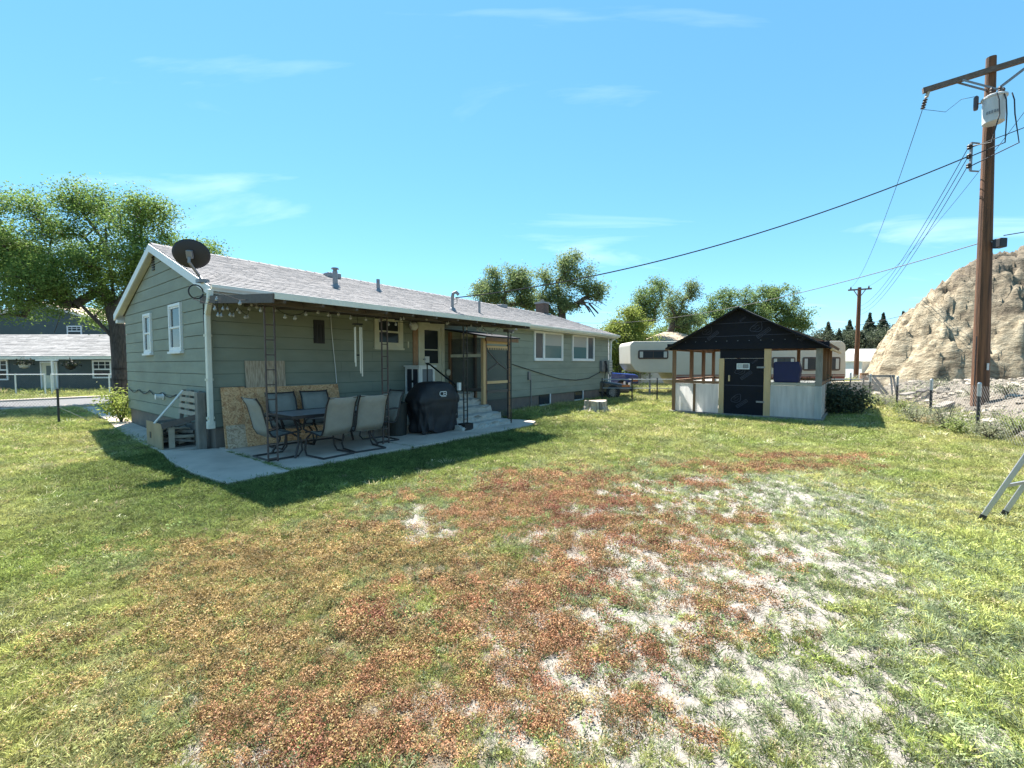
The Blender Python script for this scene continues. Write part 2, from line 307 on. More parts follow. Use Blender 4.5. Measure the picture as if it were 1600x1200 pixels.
X, Y = np.meshgrid(gx, gy); Z = gheight(X, Y); nx, ny = len(gx), len(gy)
red, org, bare, lush, n1, n2, n3, zone = masks(X, Y)
near = sstep(12, 8, Y)*sstep(-9, -6, X)
bare = bare*near
Z = Z+.025*(n2-.5)*near-.012*bare
idx = np.arange(nx*ny).reshape(ny, nx)
F = np.stack([idx[:-1, :-1], idx[:-1, 1:], idx[1:, 1:], idx[1:, :-1]], -1).reshape(-1, 4)
me = npmesh('ground', np.stack([X, Y, Z], -1).reshape(-1, 3), F)
def mixc(a, b, t): return a*(1-t[..., None])+np.array(b)*t[..., None]
Cg = np.ones(X.shape+(3,))*np.array([.105, .098, .045])  # thatch base, kept dark so gaps between tufts read as shadow
Cg = mixc(Cg, [.15, .12, .07], np.clip(1.4*(n3-.4), 0, 1)); Cg = mixc(Cg, [.13, .08, .05], np.clip(red*near*1.1, 0, .9)); Cg = mixc(Cg, [.17, .125, .065], np.clip(org*near, 0, .8))
Cg = mixc(Cg, [.31, .285, .255], np.clip(sstep(.20, .50, zone)*near, 0, 1)); s = bank(X, Y)
Cg = mixc(Cg, [.19, .168, .14], sstep(.2, 1.3, s+1.2*(n1-.5))*sstep(36, 26, Y)*sstep(3, 6, Y))
Cg = mixc(Cg, [.16, .15, .07], sstep(30, 60, Y))
ca = me.color_attributes.new('soil', 'FLOAT_COLOR', 'POINT'); ca.data.foreach_set('color', np.concatenate([Cg, np.ones(X.shape+(1,))], -1).astype(np.float32).ravel())
gm = bpy.data.materials.new('yard_soil'); gm.use_nodes = True; t = gm.node_tree; p = t.nodes['Principled BSDF']; p.inputs['Roughness'].default_value = .95; p.inputs['Specular IOR Level'].default_value = .15
at_ = N(t, 'ShaderNodeVertexColor', layer_name='soil'); tcn = N(t, 'ShaderNodeTexCoord'); nz = N(t, 'ShaderNodeTexNoise'); nz.inputs['Scale'].default_value = 34; nz.inputs['Detail'].default_value = 8; nz.inputs['Roughness'].default_value = .7; t.links.new(tcn.outputs['Object'], nz.inputs['Vector'])
mr = N(t, 'ShaderNodeMapRange'); mr.inputs[1].default_value = .3; mr.inputs[2].default_value = .7; mr.inputs[3].default_value = .5; mr.inputs[4].default_value = 1.35; t.links.new(nz.outputs[0], mr.inputs[0])
hs = N(t, 'ShaderNodeHueSaturation'); t.links.new(at_.outputs[0], hs.inputs['Color']); t.links.new(mr.outputs[0], hs.inputs['Value']); t.links.new(hs.outputs[0], p.inputs['Base Color'])
bp = N(t, 'ShaderNodeBump'); bp.inputs['Strength'].default_value = .8; bp.inputs['Distance'].default_value = .03; t.links.new(nz.outputs[0], bp.inputs['Height']); t.links.new(bp.outputs[0], p.inputs['Normal'])
ground = struct(link('ground', me, gm, smooth=True))

# ---- patio slab in cast panels, sidewalk, street (house frame)
ang = Matrix.Translation(hw(0, 0, 0)) @ Matrix.Rotation(HANG, 4, 'Z')
patio = bpy.data.objects.new('patio', None); COL.objects.link(patio); patio.matrix_world = ang; struct(patio)
for i, (a, b, c, d) in enumerate([(-.78, .05, -2.86, .0), (.065, 2.35, -2.8, 0), (2.365, 4.6, -2.82, 0), (4.615, 6.7, -2.80, 0)]):
    mb = MB(); zt = .035+.006*((i*7) % 3)
    poly = [(a, c), (b, c+.02), (b, d), (a, d)]
    if i == 0: poly = [(-.80, -2.86), (.05, -2.83), (.05, 0), (-.02, .05), (-.70, .35), (-.84, -.6), (-.88, -1.8)]
    if i == 3: poly = [(4.615, -2.79), (6.1, -2.78), (6.85, -2.45), (6.9, -1.9), (6.5, -1.3), (6.1, 0), (4.615, 0)]
    mb.prism(poly, -.08, zt, lambda x, y, h: (x, y, h)); mb.build('concrete_panel', M['concrete'], patio, bevel=.008)
walk = bpy.data.objects.new('sidewalk', None); COL.objects.link(walk); walk.matrix_world = ang; struct(walk)
wl = [(-.70, .36), (-.68, 1.5), (-.66, 2.7), (-.55, 4.2), (-.42, 5.8), (-.25, 7.6), (-.16, 9.4), (-.1, 11.2), (-.06, 13.2)]
wr = [(-.02, .36), (-.02, 1.5), (-.02, 2.7), (-.03, 4.2), (.02, 5.8), (.20, 7.6), (.38, 9.4), (.56, 11.2), (.75, 13.2)]
for i in range(len(wl)-1):
    mb = MB(); e = .008; f = lambda p, q, k: (p[0]+(q[0]-p[0])*k, p[1]+(q[1]-p[1])*k)
    mb.prism([f(wl[i], wl[i+1], e), f(wr[i], wr[i+1], e), f(wr[i], wr[i+1], 1-e), f(wl[i], wl[i+1], 1-e)], -.06, .026+.004*(i % 3), lambda x, y, h: (x, y, h)); mb.build('paving_slab', M['concrete'], walk, bevel=.006)
mb = MB(); mb.bx(-60, 60, 13.9, 19.2, -.1, .02); st = struct(mb.build('street', M['asphalt'])); st.matrix_world = ang
mb = MB(); mb.bx(-60, 60, 13.6, 13.88, -.1, .10); kb = struct(mb.build('kerb', M['concrete'], bevel=.01)); kb.matrix_world = ang
mb = MB(); mb.bx(-60, 60, 19.22, 19.5, -.1, .10); kb = struct(mb.build('kerb', M['concrete'], bevel=.01)); kb.matrix_world = ang

# ---- rock hill on the right
bl = np.array([(52, 66), (25.5, 32), (19.6, 24.6), (16.4, 20.6), (16.9, 18.4), (19, 16.4), (24, 14.6), (32, 13.4), (60, 12.2)])
hxs = axis([(14.2, 31, .11)], 13, 75); hys = axis([(12, 32, .11)], 11, 60); HXm, HYm = np.meshgrid(hxs, hys)
def edist(x, y):
    best = np.full(x.shape, 1e9); sg = np.ones_like(x)
    for (ax, ay), (bx_, by) in zip(bl[:-1], bl[1:]):
        dx_, dy_ = bx_-ax, by-ay; L2 = dx_*dx_+dy_*dy_; tt = np.clip(((x-ax)*dx_+(y-ay)*dy_)/L2, 0, 1)
        d = np.hypot(x-ax-tt*dx_, y-ay-tt*dy_); c = dx_*(y-ay)-dy_*(x-ax); m = d < best-1e-9
        best = np.where(m, d, best); sg = np.where(m, np.sign(c), sg)
    return best*sg
e = edist(HXm, HYm)
e = e+1.1*(fbm(HXm*.42, HYm*.42)-.5)+.35*(fbm(HXm*1.2+4, HYm*1.2)-.5)+.25*(fbm(HXm*3.3, HYm*3.3)-.5)
hz = .25+5.1*(1-np.exp(-(np.clip(e, 0, None)/1.6)**1.1))+.31*np.clip(e, 0, 14)+1.4*np.clip(e, -1, 0)
st_ = hz*1.0+.35*HXm-.15*HYm; rid = np.abs((st_*1.15+1.1*fbm(HXm*.7, HYm*.7)) % 1-.5)*2
hz = hz+sstep(.1, 1.2, e)*(.13*(rid-.5)+.5*(fbm(HXm*.8+9, HYm*.8)-.5)-1.0*np.clip(.06-np.abs(fbm(HXm*1.9+3, HYm*1.3)-.5), 0, 1)*6-.5*np.clip(fbm(HXm*2.4+30, HYm*2.4)-.62, 0, 1)*6+.55*(fbm(HXm*2.6, HYm*2.6)-.5)+.40*(fbm(HXm*6, HYm*6)-.5))
me = npmesh('rock_hill', np.stack([HXm, HYm, hz], -1).reshape(-1, 3), (lambda i: np.stack([i[:-1, :-1], i[:-1, 1:], i[1:, 1:], i[1:, :-1]], -1).reshape(-1, 4))(np.arange(HXm.size).reshape(HXm.shape)))
rm = bpy.data.materials.new('sandstone'); rm.use_nodes = True; t = rm.node_tree; p = t.nodes['Principled BSDF']; p.inputs['Roughness'].default_value = .95; p.inputs['Specular IOR Level'].default_value = .15; L = t.links.new
tcn = N(t, 'ShaderNodeTexCoord'); mpn = N(t, 'ShaderNodeMapping'); mpn.inputs['Rotation'].default_value = (R(12), R(-20), 0); mpn.inputs['Scale'].default_value = (.8, .8, 1.5); L(tcn.outputs['Object'], mpn.inputs[0])
nz = N(t, 'ShaderNodeTexNoise'); nz.inputs['Scale'].default_value = 1.5; nz.inputs['Detail'].default_value = 9; nz.inputs['Roughness'].default_value = .68; L(mpn.outputs[0], nz.inputs['Vector'])
nz2 = N(t, 'ShaderNodeTexNoise'); nz2.inputs['Scale'].default_value = .35; nz2.inputs['Detail'].default_value = 4; L(tcn.outputs['Object'], nz2.inputs['Vector'])
rp = N(t, 'ShaderNodeValToRGB'); e_ = rp.color_ramp.elements; e_[0].position = .38; e_[0].color = (.125, .10, .07, 1); e_[1].position = .60; e_[1].color = (.40, .345, .25, 1); e_.new(.48).color = (.29, .24, .165, 1); L(nz.outputs[0], rp.inputs[0])
mxn = N(t, 'ShaderNodeMix', data_type='RGBA'); mxn.inputs['B'].default_value = (.095, .08, .065, 1); L(rp.outputs[0], mxn.inputs['A'])
sx = N(t, 'ShaderNodeSeparateXYZ'); L(tcn.outputs['Object'], sx.inputs[0]); ad = N(t, 'ShaderNodeMath', operation='MULTIPLY_ADD'); ad.inputs[1].default_value = 9.; L(nz2.outputs[0], ad.inputs[0]); L(sx.outputs[2], ad.inputs[2])
mr = N(t, 'ShaderNodeMapRange'); mr.inputs[1].default_value = 7.6; mr.inputs[2].default_value = 10.4; mr.inputs[4].default_value = .75; L(ad.outputs[0], mr.inputs[0]); L(mr.outputs[0], mxn.inputs['Factor']); L(mxn.outputs['Result'], p.inputs['Base Color'])
bp = N(t, 'ShaderNodeBump'); bp.inputs['Strength'].default_value = .9; bp.inputs['Distance'].default_value = .3; L(nz.outputs[0], bp.inputs['Height']); L(bp.outputs[0], p.inputs['Normal'])
M['rock'] = rm
struct(link('rock_hill', me, rm))
# ================================================================== THE HOUSE
LW, WW = 16.2, 6.15                                  # length, width
ZB, CS = .4387, .2455                                # siding bottom, course height
def ridge_z(u): return 4.27-.0135*(u+.3)             # the old ridge sags towards the far end
def eave_z(u): return 2.98-.005*u
house = hthing('house', 'long single-storey sage green house with grey shingle roof and white trimmed gable', 'house')
wall = MB()
wall.bx(0, LW, 0, WW, .40, 2.92)
prof = [(0, 2.90), (WW, 2.90), (WW/2, 4.12)]
wall.prism(prof, .0, .3, lambda a, b, h: (h, a, b)).prism(prof, LW-.3, LW, lambda a, b, h: (h, a, b-.15))
wall = wall.build('wall', M['core'], house)
MB().bx(.02, LW-.02, .02, WW-.02, -.3, ZB).build('foundation', M['found'], house)
rs = random.Random(4)
def board(p0, p1, nrm, z0, z1, cut0=None, cut1=None):
    # lapped board from p0 to p1 (2-d), outward normal nrm; thick lower edge
    a, b = Vector((*p0, 0)), Vector((*p1, 0)); n = Vector((*nrm, 0)); t0, t1 = .026, .020
    c0, c1 = (cut0 or Vector((0, 0, 0))), (cut1 or Vector((0, 0, 0)))   # shift of the upper ends
    zl, zh = Vector((0, 0, z0)), Vector((0, 0, z1))
    vs = [a+zl, b+zl, b+zl+n*t0, a+zl+n*t0, a+zh+c0, b+zh+c1, b+zh+n*t1+c1, a+zh+n*t1+c0]
    MB().add(vs, [(0,3,2,1),(4,5,6,7),(3,0,4,7),(1,2,6,5),(2,3,7,6),(0,1,5,4)]).build('siding_board', M['siding'], wall)
for k in range(10):                                  # long wall
    z0 = ZB+k*CS; z1 = ZB+(k+1)*CS-.009; x = 0.; first = True
    while x < LW-.01:
        l = rs.uniform(2.4, 4.9) if first else 4.88; first = False
        e = min(LW, x+l); e = LW if LW-e < .8 else e
        board((x+.002, 0), (e-.002, 0), (0, -1), z0, z1); x = e
for k in range(16):                                  # gable wall
    z0 = ZB+k*CS; z1 = ZB+(k+1)*CS-.012
    def lim(z):
        i = max(0, (z-2.92)/1.19*WW/2); return i
    a0, a1 = lim(z0), lim(z1)
    if a1 > WW/2-.05: a1 = WW/2-.05
    if a0 > WW/2-.2: break
    if a0 == 0 and a1 == 0:
        j = rs.uniform(1.4, 4.6); board((0, .002), (0, j-.002), (-1, 0), z0, z1); board((0, j+.002), (0, WW), (-1, 0), z0, z1)
    else: board((0, a0), (0, WW-a0), (-1, 0), z0, z1, Vector((0, a1-a0, 0)), Vector((0, a0-a1, 0)))
# corner boards
MB().bx(-.028, .004, -.030, -.0265, ZB, 2.9).build('corner_trim', M['siding'], house)
MB().bx(LW-.03, LW+.03, -.034, .06, ZB, 2.85).build('corner_trim', M['white'], house)
# ---- roof
roof = MB()
def rp_(u, s, d=0.):                                 # s 0 eave .. 1 ridge on the near slope
    v = -.45+s*(WW/2+.45); z = eave_z(u)+s*(ridge_z(u)-eave_z(u)); return Vector((u, v, z+d))
u0, u1 = -.13, LW+.10
A, B, C_, D_ = rp_(u0, 0), rp_(u1, 0), rp_(u1, 1), rp_(u0, 1)
far = lambda p: Vector((p.x, WW-p.y, p.z))
dn = Vector((0, 0, -.07))
roof.add([A, B, C_, D_, A+dn, B+dn, C_+dn, D_+dn], [(0,1,2,3),(7,6,5,4),(0,4,5,1),(1,5,6,2),(3,7,4,0)])
roof.add([far(A), far(B), C_, D_, far(A)+dn, far(B)+dn, C_+dn, D_+dn], [(3,2,1,0),(4,5,6,7),(1,5,4,0),(2,6,5,1),(0,4,7,3)])
roof = roof.build('roof', M['roofdeck'], house)
sh = MB(); nc = 27; sl = (Vector((0, rp_(0, 1).y, rp_(0, 1).z))-Vector((0, rp_(0, 0).y, rp_(0, 0).z))).length; rs = random.Random(9)
for side in (0, 1):
    for k in range(nc):
        s0, s1 = k/nc-.004, min(1., (k+1.15)/nc); x = u0-.02-rs.uniform(0, .3)
        while x < u1+.02:
            w = rs.choice((.16, .24, .31, .33)); a, b = max(x, u0-.02), min(x+w-.006, u1+.02); th = rs.uniform(.012, .018); x += w
            if b-a < .02: continue
            q = [rp_(a, s0, .004), rp_(b, s0, .004), rp_(b, s1, .002), rp_(a, s1, .002)]; q += [p+Vector((0, 0, th if i < 2 else .004)) for i, p in enumerate(q)]
            if side: q = [far(p) for p in q]
            sh.add(q, [(4,5,6,7),(0,1,5,4),(1,2,6,5),(3,0,4,7)])
stuff(sh.build('shingles', M['shingle'], roof))
for k in range(int((u1-u0)/.25)):
    a = u0+k*.25; b = a+.29; z0 = ridge_z(a)
    MB().add([Vector((a, WW/2-.14, z0-.035)), Vector((b, WW/2-.14, z0-.045)), Vector((b, WW/2, z0+.018)), Vector((a, WW/2, z0+.035)), Vector((b, WW/2+.14, z0-.045)), Vector((a, WW/2+.14, z0-.035))], [(0,1,2,3),(3,2,4,5)]).build('ridge_shingle', M['shingle'], roof)
for s in (0, 1):                                     # white rake boards, near and far
    A1, B1 = rp_(u0-.012, -.01, -.005), rp_(u0-.012, 1., -.005)
    if s: A1, B1 = far(A1), far(B1)
    mb = MB(); w = .17; mb.add([A1, B1, B1-Vector((0,0,w)), A1-Vector((0,0,w)), A1-Vector((.028,0,0)), B1-Vector((.028,0,0)), B1-Vector((.028,0,w)), A1-Vector((.028,0,w))], [(0,1,2,3),(7,6,5,4),(0,4,5,1),(3,2,6,7),(1,5,6,2),(0,3,7,4)])
    mb.build('rake_board', M['white'], roof)
    A2, B2 = rp_(u0+.0, 0, -.08), rp_(u0+.02, 1, -.08); A3, B3 = rp_(0, 0, -.08), rp_(0, 1, -.08)
    if s: A2, B2, A3, B3 = far(A2), far(B2), far(A3), far(B3)
    MB().add([A2, B2, B3, A3, A2-Vector((0,0,.01)), B2-Vector((0,0,.01)), B3-Vector((0,0,.01)), A3-Vector((0,0,.01))], [(0,1,2,3),(7,6,5,4),(0,4,5,1),(2,6,7,3)]).build('rake_soffit', M['white'], roof)
mb = MB()                                            # fascia, soffit, gutter on the near eave
mb.add([Vector((u, -.44, eave_z(u)+d)) for u in (u0, u1) for d in (-.02, -.15)]+[Vector((u, -.42, eave_z(u)+d)) for u in (u0, u1) for d in (-.02, -.15)], [(0,1,3,2),(4,6,7,5),(1,5,7,3),(0,2,6,4)]); mb.build('fascia', M['gutter'], roof)
mb = MB(); mb.add([Vector((u, v, eave_z(u)-.135-dd)) for dd in (0, .01) for u, v in ((0, -.42), (u1, -.42), (u1, 0.02), (0, 0.02))], [(0,1,2,3),(7,6,5,4),(0,4,5,1)]); mb.build('soffit', M['soffit'], roof)
gp = [(-.446, -.115), (-.53, -.115), (-.568, -.06), (-.568, -.012), (-.560, -.012), (-.558, -.056), (-.534, -.12), (-.452, -.12), (-.452, -.02), (-.446, -.02)]
mb = MB(); mb.prism(gp, u0-.02, u1+.02, lambda a, b, h: (h, a, eave_z(h)+b+.01)); gut = mb.build('gutter', M['gutter'], roof)
far_f = MB(); far_f.bx(u0, u1, WW+.42, WW+.45, 2.74, 2.93); far_f.build('fascia', M['white'], roof)
# boxed eave returns at the gable corners
for yv in (-.44, WW+.22): MB().bx(u0-.01, .0, yv, yv+.22, 2.72, 2.80).build('eave_return', M['white'], roof)
# downspouts
def flat_tube(mb, pts, w, d):
    for a, b in zip(pts[:-1], pts[1:]): mb.bar(a, Vector(b)+(Vector(b)-Vector(a)).normalized()*.012, w, d, up=(1, 0, 0.01))
mb = MB(); flat_tube(mb, [(-.16, -.50, 2.90), (-.16, -.47, 2.74), (-.10, -.14, 2.50), (-.085, -.085, .50)], .105, .08)
mb.bx(-.145, -.02, -.13, -.035, .42, .56); ds = mb.build('downspout', M['gutter'], house, bevel=.012)
for z in (.60, 1.30, 2.1): MB().bx(-.142, -.03, -.132, -.04, z, z+.04).build('strap', M['cream'], ds)
mb = MB(); flat_tube(mb, [(LW-.02, -.50, 2.86), (LW+.04, -.12, 2.62), (LW+.04, -.08, .40), (LW+.02, -.28, .10)], .09, .07); mb.build('downspout', M['white'], house, bevel=.01)
# roof vents, mast, chimney
def roofpt(px, py):
    d = ray(px, py); a = loc(C3); b = np.array([d@U3, d@V3, d[2]]); k = (4.2-2.97)/(WW/2+.45)
    t_ = (2.97+k*(a[1]+.45)-a[2])/(b[2]-k*b[1]); return Vector(a+t_*b)
q = roofpt(524, 449); mb = MB(); mb.lathe([(.062, -.12), (.062, .40), (.05, .42), (.05, .45), (.10, .46), (.085, .49), (.02, .50)], q, 14); pipe = mb.build('vent_pipe', M['grey'], house, smooth=False)
MB().lathe([(.15, -.03), (.10, .06), (.066, .09)], q, 14).build('flashing', M['grey'], pipe)
q = roofpt(591, 455); mb = MB(); mb.lathe([(.05, -.12), (.05, .34)], q, 14); pipe = mb.build('vent_pipe', M['grey'], house)
MB().lathe([(.13, -.03), (.08, .05), (.054, .08)], q, 14).build('flashing', M['grey'], pipe)
q = rp_(4.05, .93); MB().bx(q.x-.2, q.x+.2, q.y-.14, q.y+.16, q.z-.03, q.z+.12).build('ridge_vent_box', M['grey'], house, bevel=.02)
q = roofpt(707, 484); mb = MB(); mb.tube([q-Vector((0,0,.2)), q+Vector((0,0,.40))], .045, 10); mb.tube([q+Vector((0,0,.36)), q+Vector((.0,-.03,.48)), q+Vector((.06,-.10,.52)), q+Vector((.1,-.16,.44))], .05, 10); mast = mb.build('service_mast', M['grey'], house)
MAST = q+Vector((.08, -.05, .36))
MB().tube([q+Vector((.05,0,.3)), q+Vector((.14,-.05,.36)), q+Vector((.16,-.03,.22)), q+Vector((.05,0,.16))], .014, 6).build('wire_clamp', M['grey'], mast)
MB().lathe([(.13, -.04), (.08, .04), (.05, .07)], q, 12).build('flashing', M['grey'], mast)
q = roofpt(749, 488); MB().lathe([(.04, -.1), (.04, .36)], q, 12).build('vent_pipe', M['grey'], house)
q = rp_(11.8, .93); mb = MB(); mb.bx(q.x-.2, q.x+.2, q.y-.18, q.y+.1, q.z-.05, q.z+.10, None); mb.build('ridge_vent_box', M['grey'], house, bevel=.02)
chm = MB(); chm.bx(15.6, 16.05, WW/2+.15, WW/2+.65, 3.7, 4.62); chm = chm.build('chimney', pmat('brown_brick', (.10, .07, .06), .9, .3, 12, bump=.3), house)
MB().bx(15.55, 16.10, WW/2+.10, WW/2+.70, 4.62, 4.70).build('chimney_cap', M['grey'], chm)
MB().lathe([(.1, 0), (.1, .14)], (15.82, WW/2+.4, 4.70), 10).build('flue', M['greywood'], chm)

# ---- windows: frame part with panes
def rect_frame(mb, x0, x1, z0, z1, w, y0, y1, axis='v', wb=None):
    wb = wb or w
    def b(a, c, e, f_):
        if axis == 'v': mb.bx(a, c, y0, y1, e, f_)
        else: mb.bx(y0, y1, a, c, e, f_)
    b(x0, x1, z1-w, z1); b(x0, x1, z0, z0+wb); b(x0, x0+w, z0+wb, z1-w); b(x1-w, x1, z0+wb, z1-w)
def hung(axis, a0, a1, z0, z1, mt, w=.055, sash=.035, par=house, glass=None):   # double-hung on gable (axis u) or long wall (axis v)
    glass = glass or M['pane']; mb = MB(); rect_frame(mb, a0, a1, z0, z1, w, -.065, -.004, axis); f_ = mb.build('window', mt, par)
    zm = (z0+z1)/2; mb = MB(); rect_frame(mb, a0+w, a1-w, zm-.02, z1-w, sash, -.046, -.022, axis); mb.build('sash', mt, f_)
    mb = MB(); rect_frame(mb, a0+w, a1-w, z0+w, zm+.025, sash, -.058, -.034, axis); mb.build('sash', mt, f_)
    for (e, g) in ((z0+w, zm), (zm, z1-w)):
        mb = MB()
        if axis == 'v': mb.bx(a0+w, a1-w, -.036 if g == zm else -.028, -.030 if g == zm else -.024, e, g)
        else: mb.bx(-.036 if g == zm else -.028, -.030 if g == zm else -.024, a0+w, a1-w, e, g)
        mb.build('pane', glass, f_)
    mb = MB()
    if axis == 'v': mb.bx(a0-.02, a1+.02, -.095, -.004, z0-.045, z0-.002)
    else: mb.bx(-.095, -.004, a0-.02, a1+.02, z0-.045, z0-.002)
    mb.build('sill', mt, f_); return f_
hung('u', 3.66, 4.27, 1.86, 2.80, M['white']); hung('u', 1.50, 2.28, 1.87, 2.86, M['white'])
hung('v', 3.45, 4.30, 2.00, 2.80, M['cream'], w=.10)
# two sliding windows with blinds behind the glass
for (a0, a1, mid, swap) in ((10.16, 12.13, 10.80, 0), (12.85, 14.76, 14.12, 1)):
    z0, z1 = 1.70, 2.82; mb = MB(); rect_frame(mb, a0, a1, z0, z1, .075, -.07, -.004); f_ = mb.build('window', M['white'], house)
    MB().bx(mid-.045, mid+.045, -.062, -.01, z0+.075, z1-.075).build('mullion', M['white'], f_)
    for (e, g, k) in ((a0+.075, mid-.045, 0), (mid+.045, a1-.075, 1)):
        mb = MB(); rect_frame(mb, e, g, z0+.075, z1-.075, .03, -.05, -.03); mb.build('sash', M['white'], f_)
        big = (k == 1) != bool(swap)
        zz = 2.28
        MB().bx(e+.03, g-.03, -.038, -.032, zz if big else z0+.105, z1-.105).build('pane', glassmat('pane_blind', (.33, .35, .35) if big else (.06, .08, .10), .08), f_)
        if big: MB().bx(e+.03, g-.03, -.038, -.032, z0+.105, zz).build('pane', glassmat('pane_curtain', (.09, .17, .18), .08), f_)
# basement windows
for a0, a1, z0, z1 in ((10.55, 11.3, .06, .44), (13.15, 13.85, .09, .44)):
    mb = MB(); mb.bx(a1-.05, a1, -.03, .03, z0, z1); mb.bx(a0, a1, -.03, .03, z0-.045, z0); f_ = mb.build('basement_window', M['white'], house)
    MB().bx(a0, a1-.05, .0, .018, z0, z1).build('pane', M['pane'], f_)
# back door with glass, casing
dz0, dz1 = .83, 2.74
mb = MB(); rect_frame(mb, 4.80, 5.74, dz0, dz1, .12, -.075, -.004, wb=.03); door = mb.build('door', M['cream'], house)
MB().bx(4.64, 4.79, -.060, -.004, dz0, dz1-.1).build('casing', pmat('bare_door_casing', (.36, .22, .14), .8, .2), door)
mb = MB(); rect_frame(mb, 4.92, 5.62, dz0+.03, dz1-.12, .10, -.055, -.014, wb=.75); mb.build('door_leaf', M['cream'], door)
MB().bx(5.02, 5.52, -.046, -.024, 1.97, 2.0).build('muntin', M['cream'], door)
MB().bx(5.02, 5.52, -.036, -.026, 1.6, 2.52).build('pane', M['pane'], door)
MB().bx(5.04, 5.2, -.044, -.037, 1.63, 1.80).build('notice', M['white'], door)
mb = MB(); mb.lathe([(.02, 0), (.028, .03), (.03, .05), (.01, .06)], (4.985, -.056, 1.72), 10, Matrix.Rotation(R(90), 4, 'X')); mb.build('door_knob', M['galv'], door)
# small window with trim behind the stair enclosure
mb = MB(); rect_frame(mb, 6.45, 7.55, 1.86, 2.5, .09, -.05, -.004); f_ = mb.build('window', M['cream'], house); MB().bx(6.54, 7.46, -.02, -.012, 1.95, 2.41).build('pane', M['pane'], f_)
MB().bx(7.0, 7.07, -.045, -.021, 1.95, 2.41).build('mullion', M['cream'], f_)
# louvre vents
mb = MB()
for k in range(6): mb.bx(-.045, -.012, 3.26, 3.42, 3.74+k*.055, 3.77+k*.055)
mb.bx(-.02, -.012, 3.25, 3.43, 3.73, 4.07); mb.build('gable_vent', M['black'], house)
sv = MB(); sv.bx(1.93, 2.17, -.05, -.012, 2.05, 2.56); sv = sv.build('shutter_vent', M['dish'], house)
for a in (1.95, 2.03, 2.11): MB().bx(a, a+.035, -.062, -.0505, 2.07, 2.46).build('slat', M['black'], sv)
# small fittings on the walls
mb = MB(); mb.lathe([(.075, 0), (.075, .015), (.05, .02), (.05, .13), (.06, .135), (.06, .15)], (-.03, 2.95, .88), 14, Matrix.Rotation(R(-90), 4, 'Y')); mb.build('pvc_vent', M['white'], house)
mb = MB(); pts = []
for i in range(40):
    v = 5.9-i*.13; z = .98-.0*i-.10*abs(math.sin(i*.42)); pts.append((-.045-.01*(i % 2), v, z if v > 2.2 else z-.02))
mb.tube(pts, .010, 6); mb.build('wall_cable', M['wire'], house)
mb = MB(); pts = [(-.05, .18+.02*math.sin(z*3), z) for z in np.linspace(2.85, .75, 24)]; mb.tube(pts, .011, 6); mb.build('wall_cable', M['wire'], house)
MB().bx(4.46, 4.5, -.045, -.024, 2.02, 2.18).build('doorbell', M['cream'], house)
mb = MB(); mb.tube([(2.32, -.05, 2.76), (2.33, -.05, 2.4), (2.37, -.055, 1.9), (2.41, -.05, 1.5), (2.43, -.05, 1.17)], .009, 6); mb.build('white_cord', M['white'], house)
mb = MB(); mb.bx(9.78, 9.92, -.09, -.02, 1.02, 1.30); mb.tube([(9.96, -.05, 1.05), (9.97, -.05, .02)], .018, 8); mb.build('hydrant_box', M['grey'], house)
# cable swag on the long wall
mb = MB(); pts = [hv(x, y, -.05) for x, y in ((800, 569), (825, 577), (850, 585), (875, 592), (900, 594), (920, 591), (935, 583), (942, 578))]; mb.tube(pts, .014, 6); mb.build('wall_cable', M['wire'], house)
lamp = MB(); lamp.lathe([(.05, 0), (.05, .05), (.10, .08), (.11, .16), (.07, .22)], (4.58, -.03, 2.58), 14, Matrix.Rotation(R(90), 4, 'X')); lamp.build('porch_lamp', M['white'], house, smooth=True)
lamp = MB(); lamp.lathe([(.04, 0), (.09, .05), (.09, .10), (.03, .12)], (5.85, -.03, 1.35), 14, Matrix.Rotation(R(90), 4, 'X')); lamp.build('dial_thermometer', M['cream'], house)

# ---- meter boxes at the far end, satellite dish
mt = hthing('utility_meter_boxes', 'grey meter and utility boxes with dangling black cables at far end of long wall', 'meter box', 15.6, 0, 1.2)
MB().bx(-.28, .10, -.16, -.03, .02, .52).build('cabinet', M['grey'], mt, bevel=.01)
mb = MB(); mb.bx(.14, .46, -.30, -.03, .0, .54); bxo = mb.build('service_box', pmat('beige_box', (.42, .41, .38), .6, .1), mt, bevel=.01)
for k in range(4): MB().bx(.17, .43, -.312, -.301, .06+k*.12, .10+k*.12).build('louvre', M['grey'], bxo)
mb = MB()
mb.tube([(-.1, -.17, .5), (-.06, -.24, .3), (-.16, -.24, -.1), (-.3, -.28, -.6), (-.45, -.3, -1.0)], .018, 6); mb.tube([(0, -.2, .45), (.06, -.28, .0), (.18, -.32, -.22), (.32, -.32, -.1), (.36, -.25, .1)], .018, 6); mb.tube([(.02, -.18, .52), (.06, -.22, .3), (.04, -.2, .0)], .03, 6)
mb.build('cable', M['wire'], mt)
dish = hthing('satellite_dish', 'dark oval satellite dish on a bracket at the near roof corner', 'satellite dish', -.18, .12, 3.20)
c = hu(298, 397, -.32)-Vector((-.18, .12, 3.20))
